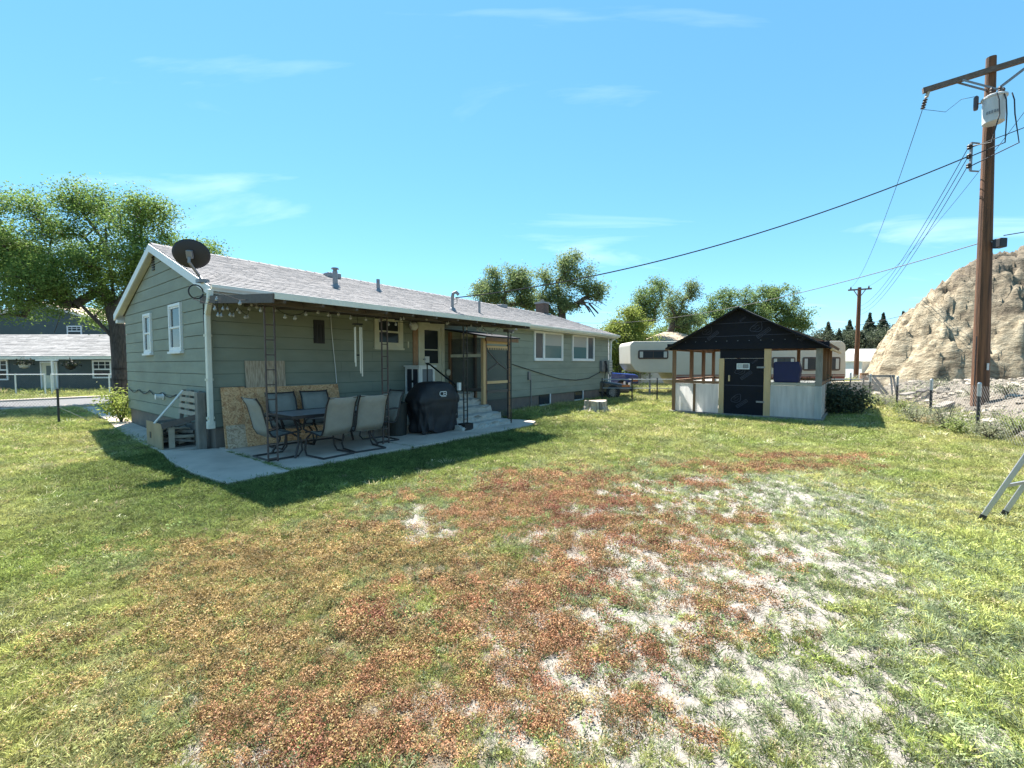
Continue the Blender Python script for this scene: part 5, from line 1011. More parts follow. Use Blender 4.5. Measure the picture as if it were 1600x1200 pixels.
cable('thin line from the near crossarm middle to the distant pole crossarm', P12+q1+Vector((0, 0, .15)), P2+c1_.lerp(c2_, .88)+Vector((0, 0, .22)), .9, .008)
for k, nm in enumerate(('upper', 'middle', 'lower')): cable('%s of three thin lines from the near pole rack to the distant pole' % nm, RACK[k], P2+a2+Vector((0, -.15, -1.6-.35*k)), .8, .009)
cable('line rising from the near pole top out of the upper right corner', P12+q1+Vector((0, 0, .16)), (17.5, 6.5, 12.5), .1, .009)
cable('line leaving the near pole rack towards the right edge', RACK[0]+Vector((.1, 0, 0)), (17.0, 5.5, 9.5), .3, .01); cable('line from the lower pole box out past the right edge', at(1568, 368, 11.7), (17.0, 8.2, 5.6), .1, .012)
cable('single far cable running from the distant pole behind the rock hill', P2+a2+Vector((0, 0, -3.2)), (38, 27, 8.5), .3, .02)

# ================================================================== DEBRIS ON THE BANK
def gz(x, y): return float(gheight(np.array([x]), np.array([y]))[0])
def plank(label, a, b, w, h, mt, name='plank', grp='planks on the bank'):
    a, b = Vector(a), Vector(b); mb = MB(); mb.bar(a-a, b-a, w, h); o = mb.build(name, M[mt]); o.location = a; return tag(o, label, 'plank', grp)
for lb, p_, q_, y0, y1, mt in (('broken plank propped in a bent shape on the pale bank', (1409, 617), (1428, 613), 15.0, 15.2, 'greywood'), ('dark plank lying on the pale bank near the fence', (1437, 612), (1450, 606), 15.0, 15.4, 'brownboard'), ('grey board half buried on the bank before the utility pole', (1462, 637), (1485, 628), 12.4, 12.8, 'greywood')):
    plank(lb, at(*p_, y0), at(*q_, y1), .22, .05, mt)
lum = thing('lumber_stack', 'low stack of dark timbers on the ground right of the trailer', 'lumber', (*at(1332, 602, 20).xy, 0))
for k in range(5): MB().bx(-1.0+.1*(k % 2), 1.0, -.3+.0*k, .2, .16*k, .16*k+.13).build('timber', M[('greywood', 'palewood', 'brownboard', 'greywood', 'palewood')[k]], lum)
cn_ = thing('rusty_drum', 'small rusty drum on the lumber stack', 'drum', (*at(1350, 590, 20).xy, .82)); MB().lathe([(.16, 0), (.17, .02), (.16, .15), (.17, .17), (.16, .3), (.165, .32)], (0, 0, 0), 16).build('body', M['redwood'], cn_)
ts = thing('wooden_trestle', 'grey wooden trestle frame leaning at foot of the rock hill', 'trestle', (*at(1385, 605, 17.5).xy, .35))
for k in range(4): MB().bar((-.1+.17*k, 0, 0), (-.45+.17*k if k < 2 else .25+.1*k, .35, .75), .05, .09).build('leg', M['greywood'], ts)
MB().bar((-.5, .35, .72), (.6, .35, .72), .06, .09).build('top_bar', M['greywood'], ts)
rs = random.Random(77); rock0 = []
for v_ in range(4):
    mb = MB(); n = 9; vs = []
    for k, th in enumerate(np.linspace(0, math.pi, 6)):
        for j in range(n): r_ = 1+rs.uniform(-.25, .25); vs.append(Vector((r_*math.sin(th)*math.cos(2*math.pi*j/n), r_*math.sin(th)*math.sin(2*math.pi*j/n)*.8, r_*math.cos(th)*.55)))
    mb.add(vs, [(k*n+j, k*n+(j+1) % n, (k+1)*n+(j+1) % n, (k+1)*n+j) for k in range(5) for j in range(n)]); rock0.append(mb)
rmesh = []
for mb in rock0:
    me = bpy.data.meshes.new('rock'); me.from_pydata(mb.v, [], mb.f); me.materials.append(pmat('bank_rock', (.25, .225, .185), .95, .25, 3, bump=.5, bscale=6)); rmesh.append(me)
cnt = 0; vsr = []; fsr = []
while cnt < 1500:
    y = rs.uniform(7, 22); s = rs.uniform(.5, 6.5); x = 9.99+s*.897*1.1+(y-9.51)*.49
    if x > 27 or float(edist(np.array([x]), np.array([y]))[0]) > .6: continue
    sz = abs(rs.gauss(0, .075))+.025; mb = rock0[cnt % 4]; a = rs.uniform(0, 6.28); ca_, sa_ = math.cos(a), math.sin(a); n0 = len(vsr); z0 = gz(x, y)
    vsr += [(x+sz*(v[0]*ca_-v[1]*sa_), y+sz*(v[0]*sa_+v[1]*ca_), z0+sz*v[2]*.8) for v in mb.v]; fsr += [tuple(i+n0 for i in f) for f in mb.f]; cnt += 1
o = MB(); o.v = vsr; o.f = fsr; o = o.build('rubble', pmat('bank_rubble', (.25, .22, .18), .95, .25, 3, bump=.4, bscale=12, island=.45), fix=False); stuff(o); tag(o, 'pale broken rubble scattered over the bank', 'rubble')
# ================================================================== VEGETATION
def leaf_quads(rng, centers, size, flat=.0, aspect=.55):
    n = len(centers); a = rng.normal(size=(n, 3)); a[:, 2] *= (1-flat); a /= np.linalg.norm(a, axis=1)[:, None]; r_ = rng.normal(size=(n, 3)); b = np.cross(a, r_); b /= np.linalg.norm(b, axis=1)[:, None]
    s = size*rng.uniform(.6, 1.35, n)[:, None]; a *= s; b *= s*aspect
    return np.stack([centers-a, centers+b*.9-a*.1, centers+a, centers-b*.9-a*.1], 1).reshape(-1, 3), np.arange(n*4).reshape(n, 4)
def tree(name, label, base, trunk, blobs, ncl, nleaf, lsize, tr_, lm, seed, clr=.5, rtip=.012, group=None, lean_out=.35, bark=None, bare=0, limbs=()):
    rng = np.random.RandomState(seed); base = np.array(base, float); root = thing(name, label, 'tree', Vector(base), group=group); bark = bark or M['bark']
    tk_ = [np.array(p, float)-base for p in trunk]; nodes = []; par = []
    for a, b in zip(tk_[:-1], tk_[1:]):
        k = max(2, int(np.linalg.norm(b-a)/.45))
        for i in range(k): nodes.append(a+(b-a)*i/k); par.append(len(nodes)-2)
    nodes.append(tk_[-1]); par.append(len(nodes)-2); nt0 = len(nodes)
    for lb_ in limbs:
        lp_ = [np.array(p, float)-base for p in lb_]; pr_ = int(np.linalg.norm(np.array(nodes[:nt0])-lp_[0], axis=1).argmin()); lp_[0] = nodes[pr_]
        for a, b in zip(lp_[:-1], lp_[1:]):
            k = max(2, int(np.linalg.norm(b-a)/.45))
            for i in range(1, k+1): nodes.append(a+(b-a)*i/k); par.append(pr_); pr_ = len(nodes)-1
    w = np.array([b[3]**2 for b in blobs]); w /= w.sum(); cl = []
    for i in range(ncl):
        b = blobs[rng.choice(len(blobs), p=w)]; d = rng.normal(size=3); d /= np.linalg.norm(d); r_ = b[3]*rng.uniform(.15, 1)**.5; cl.append(np.array(b[:3])-base+d*r_*np.array([1, 1, b[4] if len(b) > 4 else .8]))
    cl.sort(key=lambda c: np.linalg.norm(c-nodes[nt0//2])); tips = []
    for c in cl:
        A_ = np.array(nodes); dv = c-A_; dist = np.linalg.norm(dv, axis=1); cost = dist+np.clip(-dv[:, 2], 0, None)*1.2+(np.arange(len(A_)) < nt0*.45)*2.5; j = int(cost.argmin()); k = max(2, int(dist[j]/.4)); p0 = A_[j]; pr_ = j
        for i in range(1, k+1):
            t_ = i/k; q = p0+(c-p0)*t_+np.array([0, 0, .12*dist[j]*math.sin(math.pi*t_)])+rng.normal(size=3)*.05*(i < k)*min(1, dist[j]); nodes.append(q); par.append(pr_); pr_ = len(nodes)-1
        tips.append(pr_)
    cntn = np.zeros(len(nodes))
    for t_ in tips: cntn[t_] += 1
    for i in range(len(nodes)-1, 0, -1):
        if par[i] >= 0: cntn[par[i]] += cntn[i]
    rad = rtip*np.maximum(cntn, 1)**.5; sc = tr_/max(rad[0], 1e-6)
    rad = np.where(rad > rtip*2, rad*(1+(sc-1)*np.clip((rad-rtip*2)/(rad[0]-rtip*2+1e-6), 0, 1)), rad)
    V_ = []; F_ = []; n = 6
    for i in range(1, len(nodes)):
        if par[i] < 0: continue
        a, b = nodes[par[i]], nodes[i]; d = b-a; l = np.linalg.norm(d)
        if l < 1e-5: continue
        d /= l; ref = np.array([0, 0, 1.]) if abs(d[2]) < .9 else np.array([1., 0, 0]); u = np.cross(d, ref); u /= np.linalg.norm(u); v = np.cross(d, u); o_ = len(V_)
        ra = min(rad[par[i]], rad[i]*1.5)
        for (p, r_) in ((a, ra), (b+d*rad[i]*.3, rad[i])): V_ += [p+(u*math.cos(2*math.pi*j/n)+v*math.sin(2*math.pi*j/n))*r_ for j in range(n)]
        F_ += [(o_+j, o_+(j+1) % n, o_+n+(j+1) % n, o_+n+j) for j in range(n)]
    link('trunk', npmesh('trunk', np.array(V_), np.array(F_)), bark, root, smooth=True)
    keep = cl[:max(1, int(len(cl)*(1-bare)))] if bare else cl
    per = max(3, nleaf//len(keep)); C_ = np.repeat(np.array(keep), per, 0); off = rng.normal(size=C_.shape)*clr*np.array([.55, .55, .42]); Vl, Fl = leaf_quads(rng, C_+off, lsize, .3)
    link('crown', npmesh('crown', Vl, Fl), lm, root); return root
LM_elm = leafmat('elm_leaf', (.085, .15, .035), (.23, .33, .085), .5); LM_grey = leafmat('greygreen_leaf', (.105, .155, .06), (.25, .31, .13), .5)
LM_bright = leafmat('bright_leaf', (.15, .20, .035), (.34, .39, .10), .5); LM_dark = leafmat('conifer_needle', (.03, .045, .03), (.10, .13, .085), .3); LM_dark2 = leafmat('dark_leaf', (.04, .055, .035), (.12, .15, .09), .35); LM_mid = leafmat('mid_leaf', (.085, .14, .045), (.22, .30, .10), .5)
def blobs(Y_, L_): return [(*at(x, y, Y_+dy), r_*Y_/FPX, .85) for x, y, r_, dy in L_]
B = at(188, 628, 18.5); B.z = 0
tree('elm_tree', 'large spreading elm with dark trunk behind the left gable corner', B, [B, at(187, 560, 18.5), at(183, 510, 18.5), at(172, 470, 18.6), at(150, 430, 18.8)],
     blobs(18.5, [(70, 380, 62, 0), (150, 345, 55, .5), (120, 305, 34, 0), (215, 345, 48, 0), (285, 385, 40, .6), (20, 345, 50, -.6), (15, 415, 55, 0), (100, 430, 50, -1.0), (195, 410, 52, -.5), (-40, 380, 70, 0), (320, 400, 22, .5), (255, 420, 42, .5), (225, 330, 30, 0), (20, 305, 26, 0), (50, 450, 40, -1), (165, 495, 26, .8), (120, 450, 40, -.5), (240, 435, 44, .8), (190, 455, 36, .6), (15, 460, 40, -.5), (300, 415, 34, .8), (85, 475, 20, -1)]), 400, 120000, .047, .27, LM_elm, 11, clr=.50, rtip=.013, limbs=[[at(x, y, 18.5-d) for x, y, d in l_] for l_ in ([(185, 530, 0), (150, 500, .3), (120, 470, .6), (95, 452, .9), (50, 448, 1.2), (5, 460, 1.4)], [(176, 480, 0), (205, 440, .2), (230, 400, .2)], [(184, 520, 0), (175, 440, 0), (165, 380, 0), (120, 320, 0)], [(100, 455, .9), (95, 490, 1.0), (85, 520, 1.1)])])
T = [('grey_green_tree', 'pale open tree behind the roof, left of the service cable', 34, (790, 560), [(785, 560), (790, 490), (788, 450)], [(765, 450, 26, 0), (795, 440, 26, 0), (815, 445, 20, 0), (800, 465, 30, 0), (755, 465, 22, 0), (830, 470, 22, 1), (775, 430, 14, 0), (815, 425, 10, 0)], LM_grey, 110, 9000, .13, .30),
     ('crooked_tree', 'crooked tree with round upper crown behind the brown chimney', 32, (885, 560), [(880, 560), (878, 490), (872, 455), (868, 435)], [(865, 425, 28, 0), (890, 415, 22, 0), (905, 440, 24, 0), (925, 452, 20, 0), (855, 460, 18, 0), (870, 480, 24, 0), (890, 475, 18, 0), (935, 462, 10, 0), (915, 425, 12, 0)], LM_grey, 110, 8500, .12, .32),
     ('forked_tree', 'tall forked grey-trunked tree left of the shed roof', 36, (1003, 560), [(1000, 570), (1000, 520), (1003, 495), (1012, 470)], [(1015, 465, 22, 0), (1000, 480, 18, 0), (1025, 450, 14, 0), (995, 500, 18, 0), (1015, 495, 18, 0)], LM_mid, 90, 5500, .12, .30),
     ('forked_tree', 'thin forked tree just left of the shed peak', 38, (1045, 560), [(1040, 570), (1042, 530), (1055, 500), (1068, 478)], [(1050, 465, 16, 0), (1075, 462, 14, 0), (1060, 490, 18, 0), (1080, 450, 9, 0), (1045, 485, 12, 0), (1072, 500, 20, 0)], LM_grey, 80, 4500, .12, .26),
     ('leafy_tree', 'bright green bushy tree just beyond the far house corner', 33, (965, 600), [(965, 600), (968, 560), (970, 530)], [(970, 520, 26, 0), (985, 500, 22, 0), (960, 545, 26, 0), (985, 540, 28, 0), (1000, 520, 24, 0), (955, 575, 22, 0), (978, 575, 24, 0), (950, 520, 14, 0)], LM_bright, 150, 14000, .12, .25),
     ('leafy_tree', 'broad mid green tree filling the gap behind the trailer front', 40, (1030, 590), [(1030, 600), (1030, 560)], [(1020, 535, 30, 0), (1050, 525, 26, 0), (1080, 520, 28, 0), (1000, 560, 26, 0), (1055, 505, 20, 0)], LM_mid, 120, 10000, .14, .3),
     ('round_tree', 'large rounded green tree behind the shed roof ridge', 42, (1190, 570), [(1190, 590), (1190, 530), (1188, 500)], [(1150, 470, 26, 0), (1185, 462, 24, 0), (1215, 470, 28, 0), (1240, 490, 26, 0), (1120, 482, 22, 0), (1105, 500, 22, 0), (1160, 500, 34, 0), (1200, 500, 36, 0), (1235, 515, 26, 0), (1255, 505, 12, 0)], LM_mid, 210, 17000, .14, .4)]
for nm, lb, Y_, bpx, trk, bl_, lm, nc_, nl, ls, tr_ in T:
    b_ = at(*bpx, Y_); b_.z = 0; tree(nm, lb, b_, [b_]+[at(x, y, Y_) for x, y in trk], blobs(Y_, bl_), int(nc_*.95), int(nl*2.4), ls*.55, tr_, lm, sum(map(ord, lb)) % 1000, clr=.52, rtip=.022, group='trees beyond the back fence')
# bare arching boughs on the crooked tree's right side: their own dead limb part of that tree
ck = [o for o in bpy.data.objects if o.name.startswith('crooked_tree')][0]; mb = MB(); o0 = Vector(ck.location)
for pts in ([(885, 478), (905, 471), (925, 474), (940, 484)], [(905, 471), (920, 480), (930, 495)], [(890, 476), (915, 467), (935, 470), (948, 478)], [(920, 474), (935, 490)], [(912, 472), (922, 488)]): mb.tube([at(x, y, 31.6)-o0 for x, y in pts], [.075, .055, .035, .012][:len(pts)], 6)
mb.build('dead_bough', M['bark'], ck)
def conifer(label, px, pytop, pyb, wpx, Y_, seed):
    b_ = at(px, 585, Y_); b_.z = 0; tp = at(px, pytop, Y_); h = tp.z; r0 = wpx*Y_/FPX*.95; rng = np.random.RandomState(seed); root = thing('conifer_tree', label, 'tree', b_, group='dark conifers behind the far pole')
    MB().tube([(0, 0, 0), (0, 0, h*.97)], [.22, .03], 8).build('trunk', M['bark'], root); n = 13000; t_ = rng.uniform(0, 1, n)**.75; ly = np.floor(t_*17)/17+rng.uniform(0, .09, n); r_ = r0*(1-ly)*rng.uniform(.1, 1.25, n)*(1+.25*np.sin(rng.randint(0, 9)*1.0+np.floor(t_*13)*2.1)); a = rng.uniform(0, 6.283, n); br = np.sin(a*5+np.floor(t_*13)*1.7)*.35+.8
    C_ = np.stack([r_*br*np.cos(a), r_*br*np.sin(a), h*(.04+.95*ly)-r_*.22+rng.normal(size=n)*.12], 1); Vl, Fl = leaf_quads(rng, C_, .15, .5, .4); link('crown', npmesh('crown', Vl, Fl), LM_dark, root)
for i, (px, pt_, w_, Y_, lb) in enumerate([(1292, 508, 42, 50, 'dark conifer just right of the round tree behind the trailer'), (1325, 505, 50, 52, 'dense dark conifer left of the distant utility pole'), (1356, 494, 44, 53, 'pointed dark conifer just right of the distant pole'), (1377, 493, 42, 54, 'pointed conifer, the middle one right of the distant pole'), (1408, 491, 40, 56, 'rightmost pointed conifer rising beside the rock hill'), (1393, 512, 40, 52, 'short dark conifer low against the rock hill edge'), (1338, 515, 56, 50, 'broad low conifer behind the distant utility pole'), (1309, 520, 46, 49, 'low bushy conifer between the trailer end and the distant pole'), (1366, 520, 60, 58, 'wide dark conifer behind the two pointed ones')]): conifer(lb, px, pt_, 585, w_, Y_, 40+i)
for lb, Y_, px, bl_ in (('dark bushy tree filling the gap left of the distant pole', 50, 1305, [(1290, 545, 24, 0), (1312, 535, 24, 0), (1325, 550, 26, 0), (1300, 565, 26, 0), (1282, 530, 14, 0)]), ('dark bushy tree low between the distant pole and the rock', 51, 1368, [(1352, 540, 24, 0), (1372, 535, 24, 0), (1390, 540, 24, 0), (1362, 560, 26, 0), (1402, 530, 18, 0)])):
    b_ = at(px, 585, Y_); b_.z = 0; tree('dark_tree', lb, b_, [b_, at(px, 560, Y_), at(px, 540, Y_)], blobs(Y_, bl_), 110, 16000, .10, .25, LM_dark2, 5+px, clr=.8, rtip=.02, group='trees beyond the back fence')
# distant tree mass on the horizon
rng = np.random.RandomState(8); cs = []
for k in range(420):
    x = rng.uniform(-90, 110); cs.append((x, rng.uniform(70, 95), abs(rng.normal(0, 1.6))+.5))
C_ = np.repeat(np.array(cs), 26, 0)+rng.normal(size=(420*26, 3))*np.array([2.2, 1.5, 1.1]); C_[:, 2] = np.abs(C_[:, 2]); Vl, Fl = leaf_quads(rng, C_, .55, .2); o = link('woods', npmesh('woods', Vl, Fl), LM_mid); stuff(o); tag(o, 'low mass of distant trees along the horizon', 'woods')
# ---- shrubs and weeds
def shrub(name, label, x, y, r_, h, n, lm, seed, ls=.03, group=None, cat='plant', stems=7):
    rng = np.random.RandomState(seed); z0 = gz(x, y) if y < 25 else 0; root = thing(name, label, cat, (x, y, z0-.02), group=group); mb = MB(); tips = []
    for k in range(stems):
        a = rng.uniform(0, 6.28); q = Vector((r_*.7*math.cos(a)*rng.uniform(.2, 1), r_*.7*math.sin(a)*rng.uniform(.2, 1), h*rng.uniform(.55, 1))); mb.tube([(0, 0, 0), q*.5+Vector((0, 0, .05*h)), q], [.012, .008, .004], 5); tips.append(q)
    mb.build('stem', M['bark'], root); tp = np.array([list(t_) for t_ in tips]); C_ = tp[rng.randint(0, stems, n)]*rng.uniform(.35, 1.05, n)[:, None]+rng.normal(size=(n, 3))*np.array([r_*.30, r_*.30, h*.13]); C_[:, 2] = np.abs(C_[:, 2]); Vl, Fl = leaf_quads(rng, C_, ls, .1, .4); link('foliage', npmesh('foliage', Vl, Fl), lm, root); return root
LM_sage = leafmat('sage_leaf', (.16, .18, .10), (.36, .36, .24), .4); LM_weed = leafmat('weed_leaf', (.14, .19, .05), (.32, .37, .13), .45); LM_dry = leafmat('dry_weed', (.32, .25, .13), (.52, .43, .27), .35)
q = gr(190, 668); shrub('shrub', 'small leafy green shrub at the far left corner of the house', *hw(-.12, 6.5, 0).xy, .55, 1.05, 1500, LM_bright, 3, .045, cat='shrub', stems=14)
WD = [(1478, 676, .5, .55, 'sage', 'grey sagebrush bush left of the nearest fence post'), (1545, 690, .45, .42, 'sage', 'low grey weed clump right of the nearest fence post'), (1588, 690, .5, .5, 'weed', 'green-brown weed clump at the right edge by the fence'), (1430, 664, .45, .45, 'sage', 'grey weed clump just right of the shed shadow tip'), (1415, 650, .5, .5, 'weed', 'green weeds behind the shed shadow tip'), (1455, 668, .3, .28, 'dry', 'dry straw coloured weeds between the two nearer fence posts'), (1500, 682, .35, .35, 'weed', 'fresh green weeds at foot of the nearest fence post'),
      (1433, 612, .7, .45, 'weed', 'green bush on the bank behind the fence left of the pole'), (1462, 603, .6, .4, 'sage', 'small bush on the bank at foot of the rock'), (1388, 618, .6, .4, 'sage', 'grey-green weeds on the bank beyond the shed shadow'), (1375, 630, .5, .5, 'weed', 'green weeds along the fence beside the dark shaded bushes'), (1520, 655, .5, .4, 'sage', 'grey weeds on the bank in front of the utility pole'), (1570, 660, .5, .4, 'sage', 'grey weeds on the bank right of the utility pole')]
for i, (px, py, r_, h, k, lb) in enumerate(WD):
    q = gr(px, py) if py > 640 else at(px, py, 15.5); shrub('weed_clump', lb, q.x, q.y, r_, h, 900 if i < 7 else 600, {'sage': LM_sage, 'weed': LM_weed, 'dry': LM_dry}[k], 60+i, .026, 'weeds along the right fence', 'weed', 12)
for i, (px, py, r_, h, lb) in enumerate([(1303, 652, .6, 1.0, 'dark leafy bush against the right wall of the shed'), (1332, 655, .65, .9, 'dark leafy bush in the shed shadow, middle of three'), (1358, 655, .6, .85, 'dark leafy bush at the shadow edge, farthest right of three')]):
    q = gr(px, py)+Vector((.35, 1.1, 0)); shrub('shaded_bush', lb, q.x, q.y, r_, h, 2000, LM_dark2, 90+i, .05, 'bushes beside the shed', 'bush', 16)
# ---- lawn: instanced tufts with colour from the place they grow
protos = bpy.data.collections.new('tuft_prototypes'); PM = leafmat('turf_blade', (0, 0, 0), (0, 0, 0), .34, attr='tint'); rng = np.random.RandomState(77)
def proto_blades(i, n, h, spread, w, lay):
    V_ = []; F_ = []
    for k in range(n):
        a = rng.uniform(0, 6.28); r_ = spread*math.sqrt(rng.rand()); p = np.array([r_*math.cos(a), r_*math.sin(a), -.006]); d = np.array([rng.normal()*lay, rng.normal()*lay, 1.]); d /= np.linalg.norm(d); l = h*rng.uniform(.5, 1.25); s = np.cross(d, [math.cos(a*3), math.sin(a*3), .2]); s /= np.linalg.norm(s); s *= w*rng.uniform(.7, 1.2)
        m_ = p+d*l*.55; e_ = p+d*l+np.array([d[0], d[1], -.45])*l*.22; o_ = len(V_); V_ += [p-s, p+s, m_+s*.8, m_-s*.8, e_]; F_ += [(o_, o_+1, o_+2, o_+3), (o_+3, o_+2, o_+4)]
    me = bpy.data.meshes.new('tuft'); me.from_pydata([tuple(v) for v in V_], [], F_); me.materials.append(PM); o = bpy.data.objects.new('tuft%02d' % i, me); protos.objects.link(o)
def proto_mat(i, n, spread, h, sz):
    a = rng.uniform(0, 6.28, n); r_ = spread*np.sqrt(rng.rand(n)); C_ = np.stack([r_*np.cos(a), r_*np.sin(a), h*rng.rand(n)**1.2*(1-.6*(r_/spread)**2)], 1); Vl, Fl = leaf_quads(rng, C_, sz, .45, .6)
    me = npmesh('tuft', Vl, Fl); me.materials.append(PM); o = bpy.data.objects.new('tuft%02d' % i, me); protos.objects.link(o)
for i in range(3): proto_blades(i, 18, .056, .032, .0020, .7)            # 0-2 grass
for i in range(3): proto_mat(3+i, 84, .042, .042, .0044)                   # 3-5 matted tiny leaves
for i in range(2): proto_blades(6+i, 20, .034, .045, .0032, 1.3)           # 6-7 sprawling weeds
for i in range(2): proto_mat(8+i, 34, .040, .034, .0068)                   # 8-9 leafy weeds
def outside(u, v): # true where turf may grow
    ok = ~((u > -.80) & (u < 6.85) & (v > -2.80) & (v < .1)); ok &= ~((u > -.04) & (u < 16.3) & (v > -.05) & (v < 6.3)); ok &= ~((u > -.70+.045*np.clip(v, 0, 13)) & (u < .0+.055*np.clip(v-5, 0, 9)) & (v > -.0) & (v < 13.5)); ok &= ~((u > 11.42) & (u < 16.5) & (v > -8.65) & (v < -4.5)); ok &= ~((v > 13.5) & (v < 19.6)); return ok
PT = []; TI = []; SC = []; IX = []; CO = []
for (ya, yb, dens, sc) in ((1.35, 2.4, 2300, .85), (2.4, 3.6, 1700, 1.0), (3.6, 5.5, 1150, 1.15), (5.5, 9, 680, 1.4), (9, 14, 330, 2.0), (14, 24, 110, 3.0), (24, 40, 28, 5.5)):
    w0 = 1.22*yb+.8; xl_, xr_ = -min(w0, 32), min(w0, 30 if yb > 14 else 13); n = int(dens*(xr_-xl_)*(yb-ya)); x = rng.uniform(xl_, xr_, n); y = rng.uniform(ya, yb, n)
    k = np.abs(x) < 1.22*y+.8; x, y = x[k], y[k]; u = (x-HX)*U3[0]+(y-HY)*U3[1]; v = (x-HX)*V3[0]+(y-HY)*V3[1]; s = bank(x, y); uj, vj = u+rng.normal(size=len(u))*.05, v+rng.normal(size=len(u))*.05; k = outside(uj, vj) & (s < .5+rng.uniform(-.6, .6, len(x))); k |= outside(u, v) & (y > 24) & (edist(x, y) < 0); k &= ~((edist(x, y) > -.5)); x, y, u, v = x[k], y[k], u[k], v[k]
    red, org, bare, lush, n1, n2, n3, zone = masks(x, y); nr = sstep(12, 8, y)*sstep(-9, -6, x); bare = bare*nr; k = rng.rand(len(x)) > bare*.86*(1-.35*np.clip(lush, 0, 1)); x, y, red, org, lush, n1, n2, n3, u, v, bare = (q_[k] for q_ in (x, y, red, org, lush, n1, n2, n3, u, v, bare)); n = len(x); nr = sstep(12, 8, y)
    nd = rng.rand(n); nv = .5*fbm(x*6+30, y*6+12, 3)+.5*fbm(x*15+3, y*13+7, 2); nw = fbm(x*3.2+8, y*3.2+80, 3)
    rw = np.clip(sstep(.10, .75, red*nr*.9+1.3*(nv-.5)+.6*(nw-.5))*.85, 0, 1); ow = np.clip(sstep(.12, .8, org*nr+.7*(nw-.5)+1.1*(nv-.5))*.9, 0, 1)
    rw = rw*(red*nr > .05); ow = ow*(org*nr > .05); typ = np.zeros(n, int); typ[nd < ow] = 2; typ[rng.rand(n) < rw] = 1; spr = rng.rand(n) < .14; typ[spr & (typ > 0)] = 3
    shade = np.clip(sstep(-5.6, -3.6, v+2.2*(n3-.5)+1.2*(n1-.5))*sstep(6.2, 3.8, np.abs(u-2.6)), 0, 1)*(v < .5)  # turf by the patio greener, its tint also darkened for the house shadow
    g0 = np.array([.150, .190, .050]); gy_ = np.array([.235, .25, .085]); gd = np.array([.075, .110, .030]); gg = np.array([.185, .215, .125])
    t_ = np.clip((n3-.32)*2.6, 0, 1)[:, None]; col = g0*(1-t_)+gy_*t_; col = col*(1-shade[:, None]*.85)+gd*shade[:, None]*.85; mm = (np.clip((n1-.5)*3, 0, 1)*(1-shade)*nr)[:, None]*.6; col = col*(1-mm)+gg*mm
    dr_ = (rng.rand(n) < .06*(1-shade))[:, None]; col = np.where(dr_, np.array([.42, .36, .22]), col); lu = np.clip(lush*1.2, 0, 1)[:, None]*.75; col = col*(1-lu)+np.array([.24, .29, .085])*lu
    rb_ = (bare > .12)[:, None]; col = np.where(rb_ & (typ == 0)[:, None], np.array([.17, .21, .11])*rng.uniform(.7, 1.2, (n, 1)), col)
    rc = np.array([.27, .125, .07])*(1-n2[:, None])*1.05+np.array([.36, .23, .11])*n2[:, None]; dk = (np.clip((n1-.55)*5, 0, 1))[:, None]; rc = rc*(1-dk*.55)+np.array([.17, .045, .04])*dk*.55; rc = np.where((rng.rand(n) < .22)[:, None], np.array([.30, .235, .10]), rc)
    oc = np.array([.36, .25, .115])*(1-n1[:, None])+np.array([.30, .235, .085])*n1[:, None]; oc = np.where((rng.rand(n) < .16)[:, None], np.array([.22, .24, .08]), oc)
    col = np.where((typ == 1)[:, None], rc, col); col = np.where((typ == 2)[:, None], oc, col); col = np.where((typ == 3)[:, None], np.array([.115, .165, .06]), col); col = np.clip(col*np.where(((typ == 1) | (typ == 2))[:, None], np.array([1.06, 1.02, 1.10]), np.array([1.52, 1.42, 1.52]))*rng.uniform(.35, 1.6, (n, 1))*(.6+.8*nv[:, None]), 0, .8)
    ix = np.where(typ == 0, np.where(rng.rand(n) < .62, rng.randint(0, 3, n), np.where(rng.rand(n) < .5, rng.randint(6, 8, n), rng.randint(8, 10, n))), np.where(typ == 3, rng.randint(6, 10, n), rng.randint(3, 6, n)))
    z = gheight(x, y)+.025*(n2-.5)*nr; PT.append(np.stack([x, y, z], 1)); SC.append(sc*rng.uniform(.5, 1.45, n)*(.6+.8*nv)*np.where(typ == 0, .9+.35*lush, 1.05)); IX.append(ix); CO.append(col); TI.append(typ)
ns = 260; su = np.where(rng.rand(ns) < .75, .0575, 2.3575)+rng.normal(size=ns)*.012; sv = -rng.uniform(.5, 2.85, ns)**1.0; W_ = np.array([hw(a, b, .02)[:] for a, b in zip(su, sv)]); PT.append(W_); SC.append(rng.uniform(.5, 1.3, ns)); IX.append(rng.randint(0, 3, ns)); CO.append(np.array([.16, .22, .06])*rng.uniform(.6, 1.3, (ns, 1))); TI.append(np.zeros(ns, int))
PT = np.concatenate(PT); SC = np.concatenate(SC); IX = np.concatenate(IX); CO = np.concatenate(CO); TI = np.concatenate(TI)
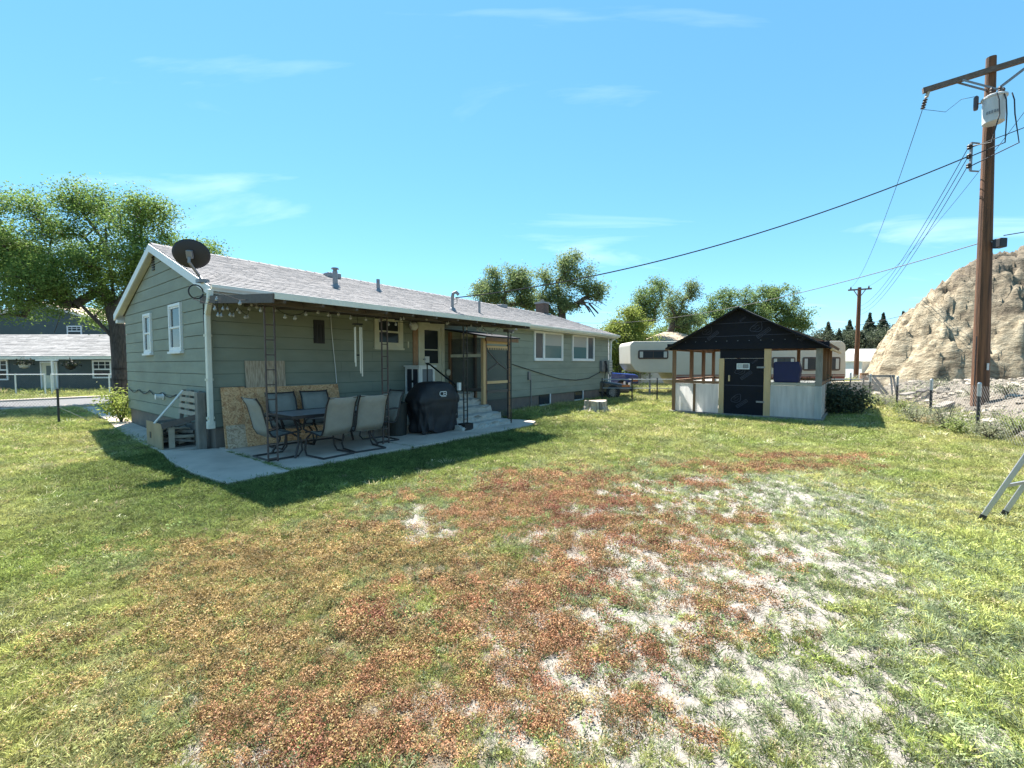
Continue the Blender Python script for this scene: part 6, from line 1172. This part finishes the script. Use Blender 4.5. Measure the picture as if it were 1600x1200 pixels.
def tuft_group():
    g_ = bpy.data.node_groups.new('turf', 'GeometryNodeTree'); g_.interface.new_socket('Geometry', in_out='INPUT', socket_type='NodeSocketGeometry'); g_.interface.new_socket('Geometry', in_out='OUTPUT', socket_type='NodeSocketGeometry')
    i_ = N(g_, 'NodeGroupInput'); o_ = N(g_, 'NodeGroupOutput'); ip = N(g_, 'GeometryNodeInstanceOnPoints'); ci = N(g_, 'GeometryNodeCollectionInfo'); ci.inputs['Collection'].default_value = protos; ci.inputs['Separate Children'].default_value = True; ci.inputs['Reset Children'].default_value = True
    def attr(nm, ty): a = N(g_, 'GeometryNodeInputNamedAttribute', data_type=ty); a.inputs[0].default_value = nm; return a.outputs[0]
    rv = N(g_, 'FunctionNodeRandomValue', data_type='FLOAT'); rv.inputs[3].default_value = 6.283; cx = N(g_, 'ShaderNodeCombineXYZ'); g_.links.new(rv.outputs[1], cx.inputs[2])
    L_ = g_.links.new; L_(i_.outputs[0], ip.inputs['Points']); L_(ci.outputs[0], ip.inputs['Instance']); ip.inputs['Pick Instance'].default_value = True; L_(attr('pick', 'INT'), ip.inputs['Instance Index']); L_(attr('size', 'FLOAT'), ip.inputs['Scale']); L_(cx.outputs[0], ip.inputs['Rotation']); L_(ip.outputs[0], o_.inputs[0]); return g_
TG = tuft_group()
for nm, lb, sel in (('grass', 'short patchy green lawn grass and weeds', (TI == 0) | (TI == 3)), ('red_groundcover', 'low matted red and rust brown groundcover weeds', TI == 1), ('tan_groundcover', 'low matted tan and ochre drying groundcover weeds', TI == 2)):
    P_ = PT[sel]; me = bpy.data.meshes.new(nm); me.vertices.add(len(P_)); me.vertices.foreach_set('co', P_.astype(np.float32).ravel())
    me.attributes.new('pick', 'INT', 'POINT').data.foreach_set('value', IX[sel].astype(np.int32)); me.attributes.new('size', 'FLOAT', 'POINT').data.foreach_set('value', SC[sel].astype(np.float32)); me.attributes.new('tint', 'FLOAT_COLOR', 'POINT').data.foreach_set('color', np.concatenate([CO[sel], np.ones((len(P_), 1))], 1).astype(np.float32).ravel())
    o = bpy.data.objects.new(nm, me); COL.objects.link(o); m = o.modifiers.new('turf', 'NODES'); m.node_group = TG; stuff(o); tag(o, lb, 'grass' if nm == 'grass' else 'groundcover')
print('tufts', len(PT))
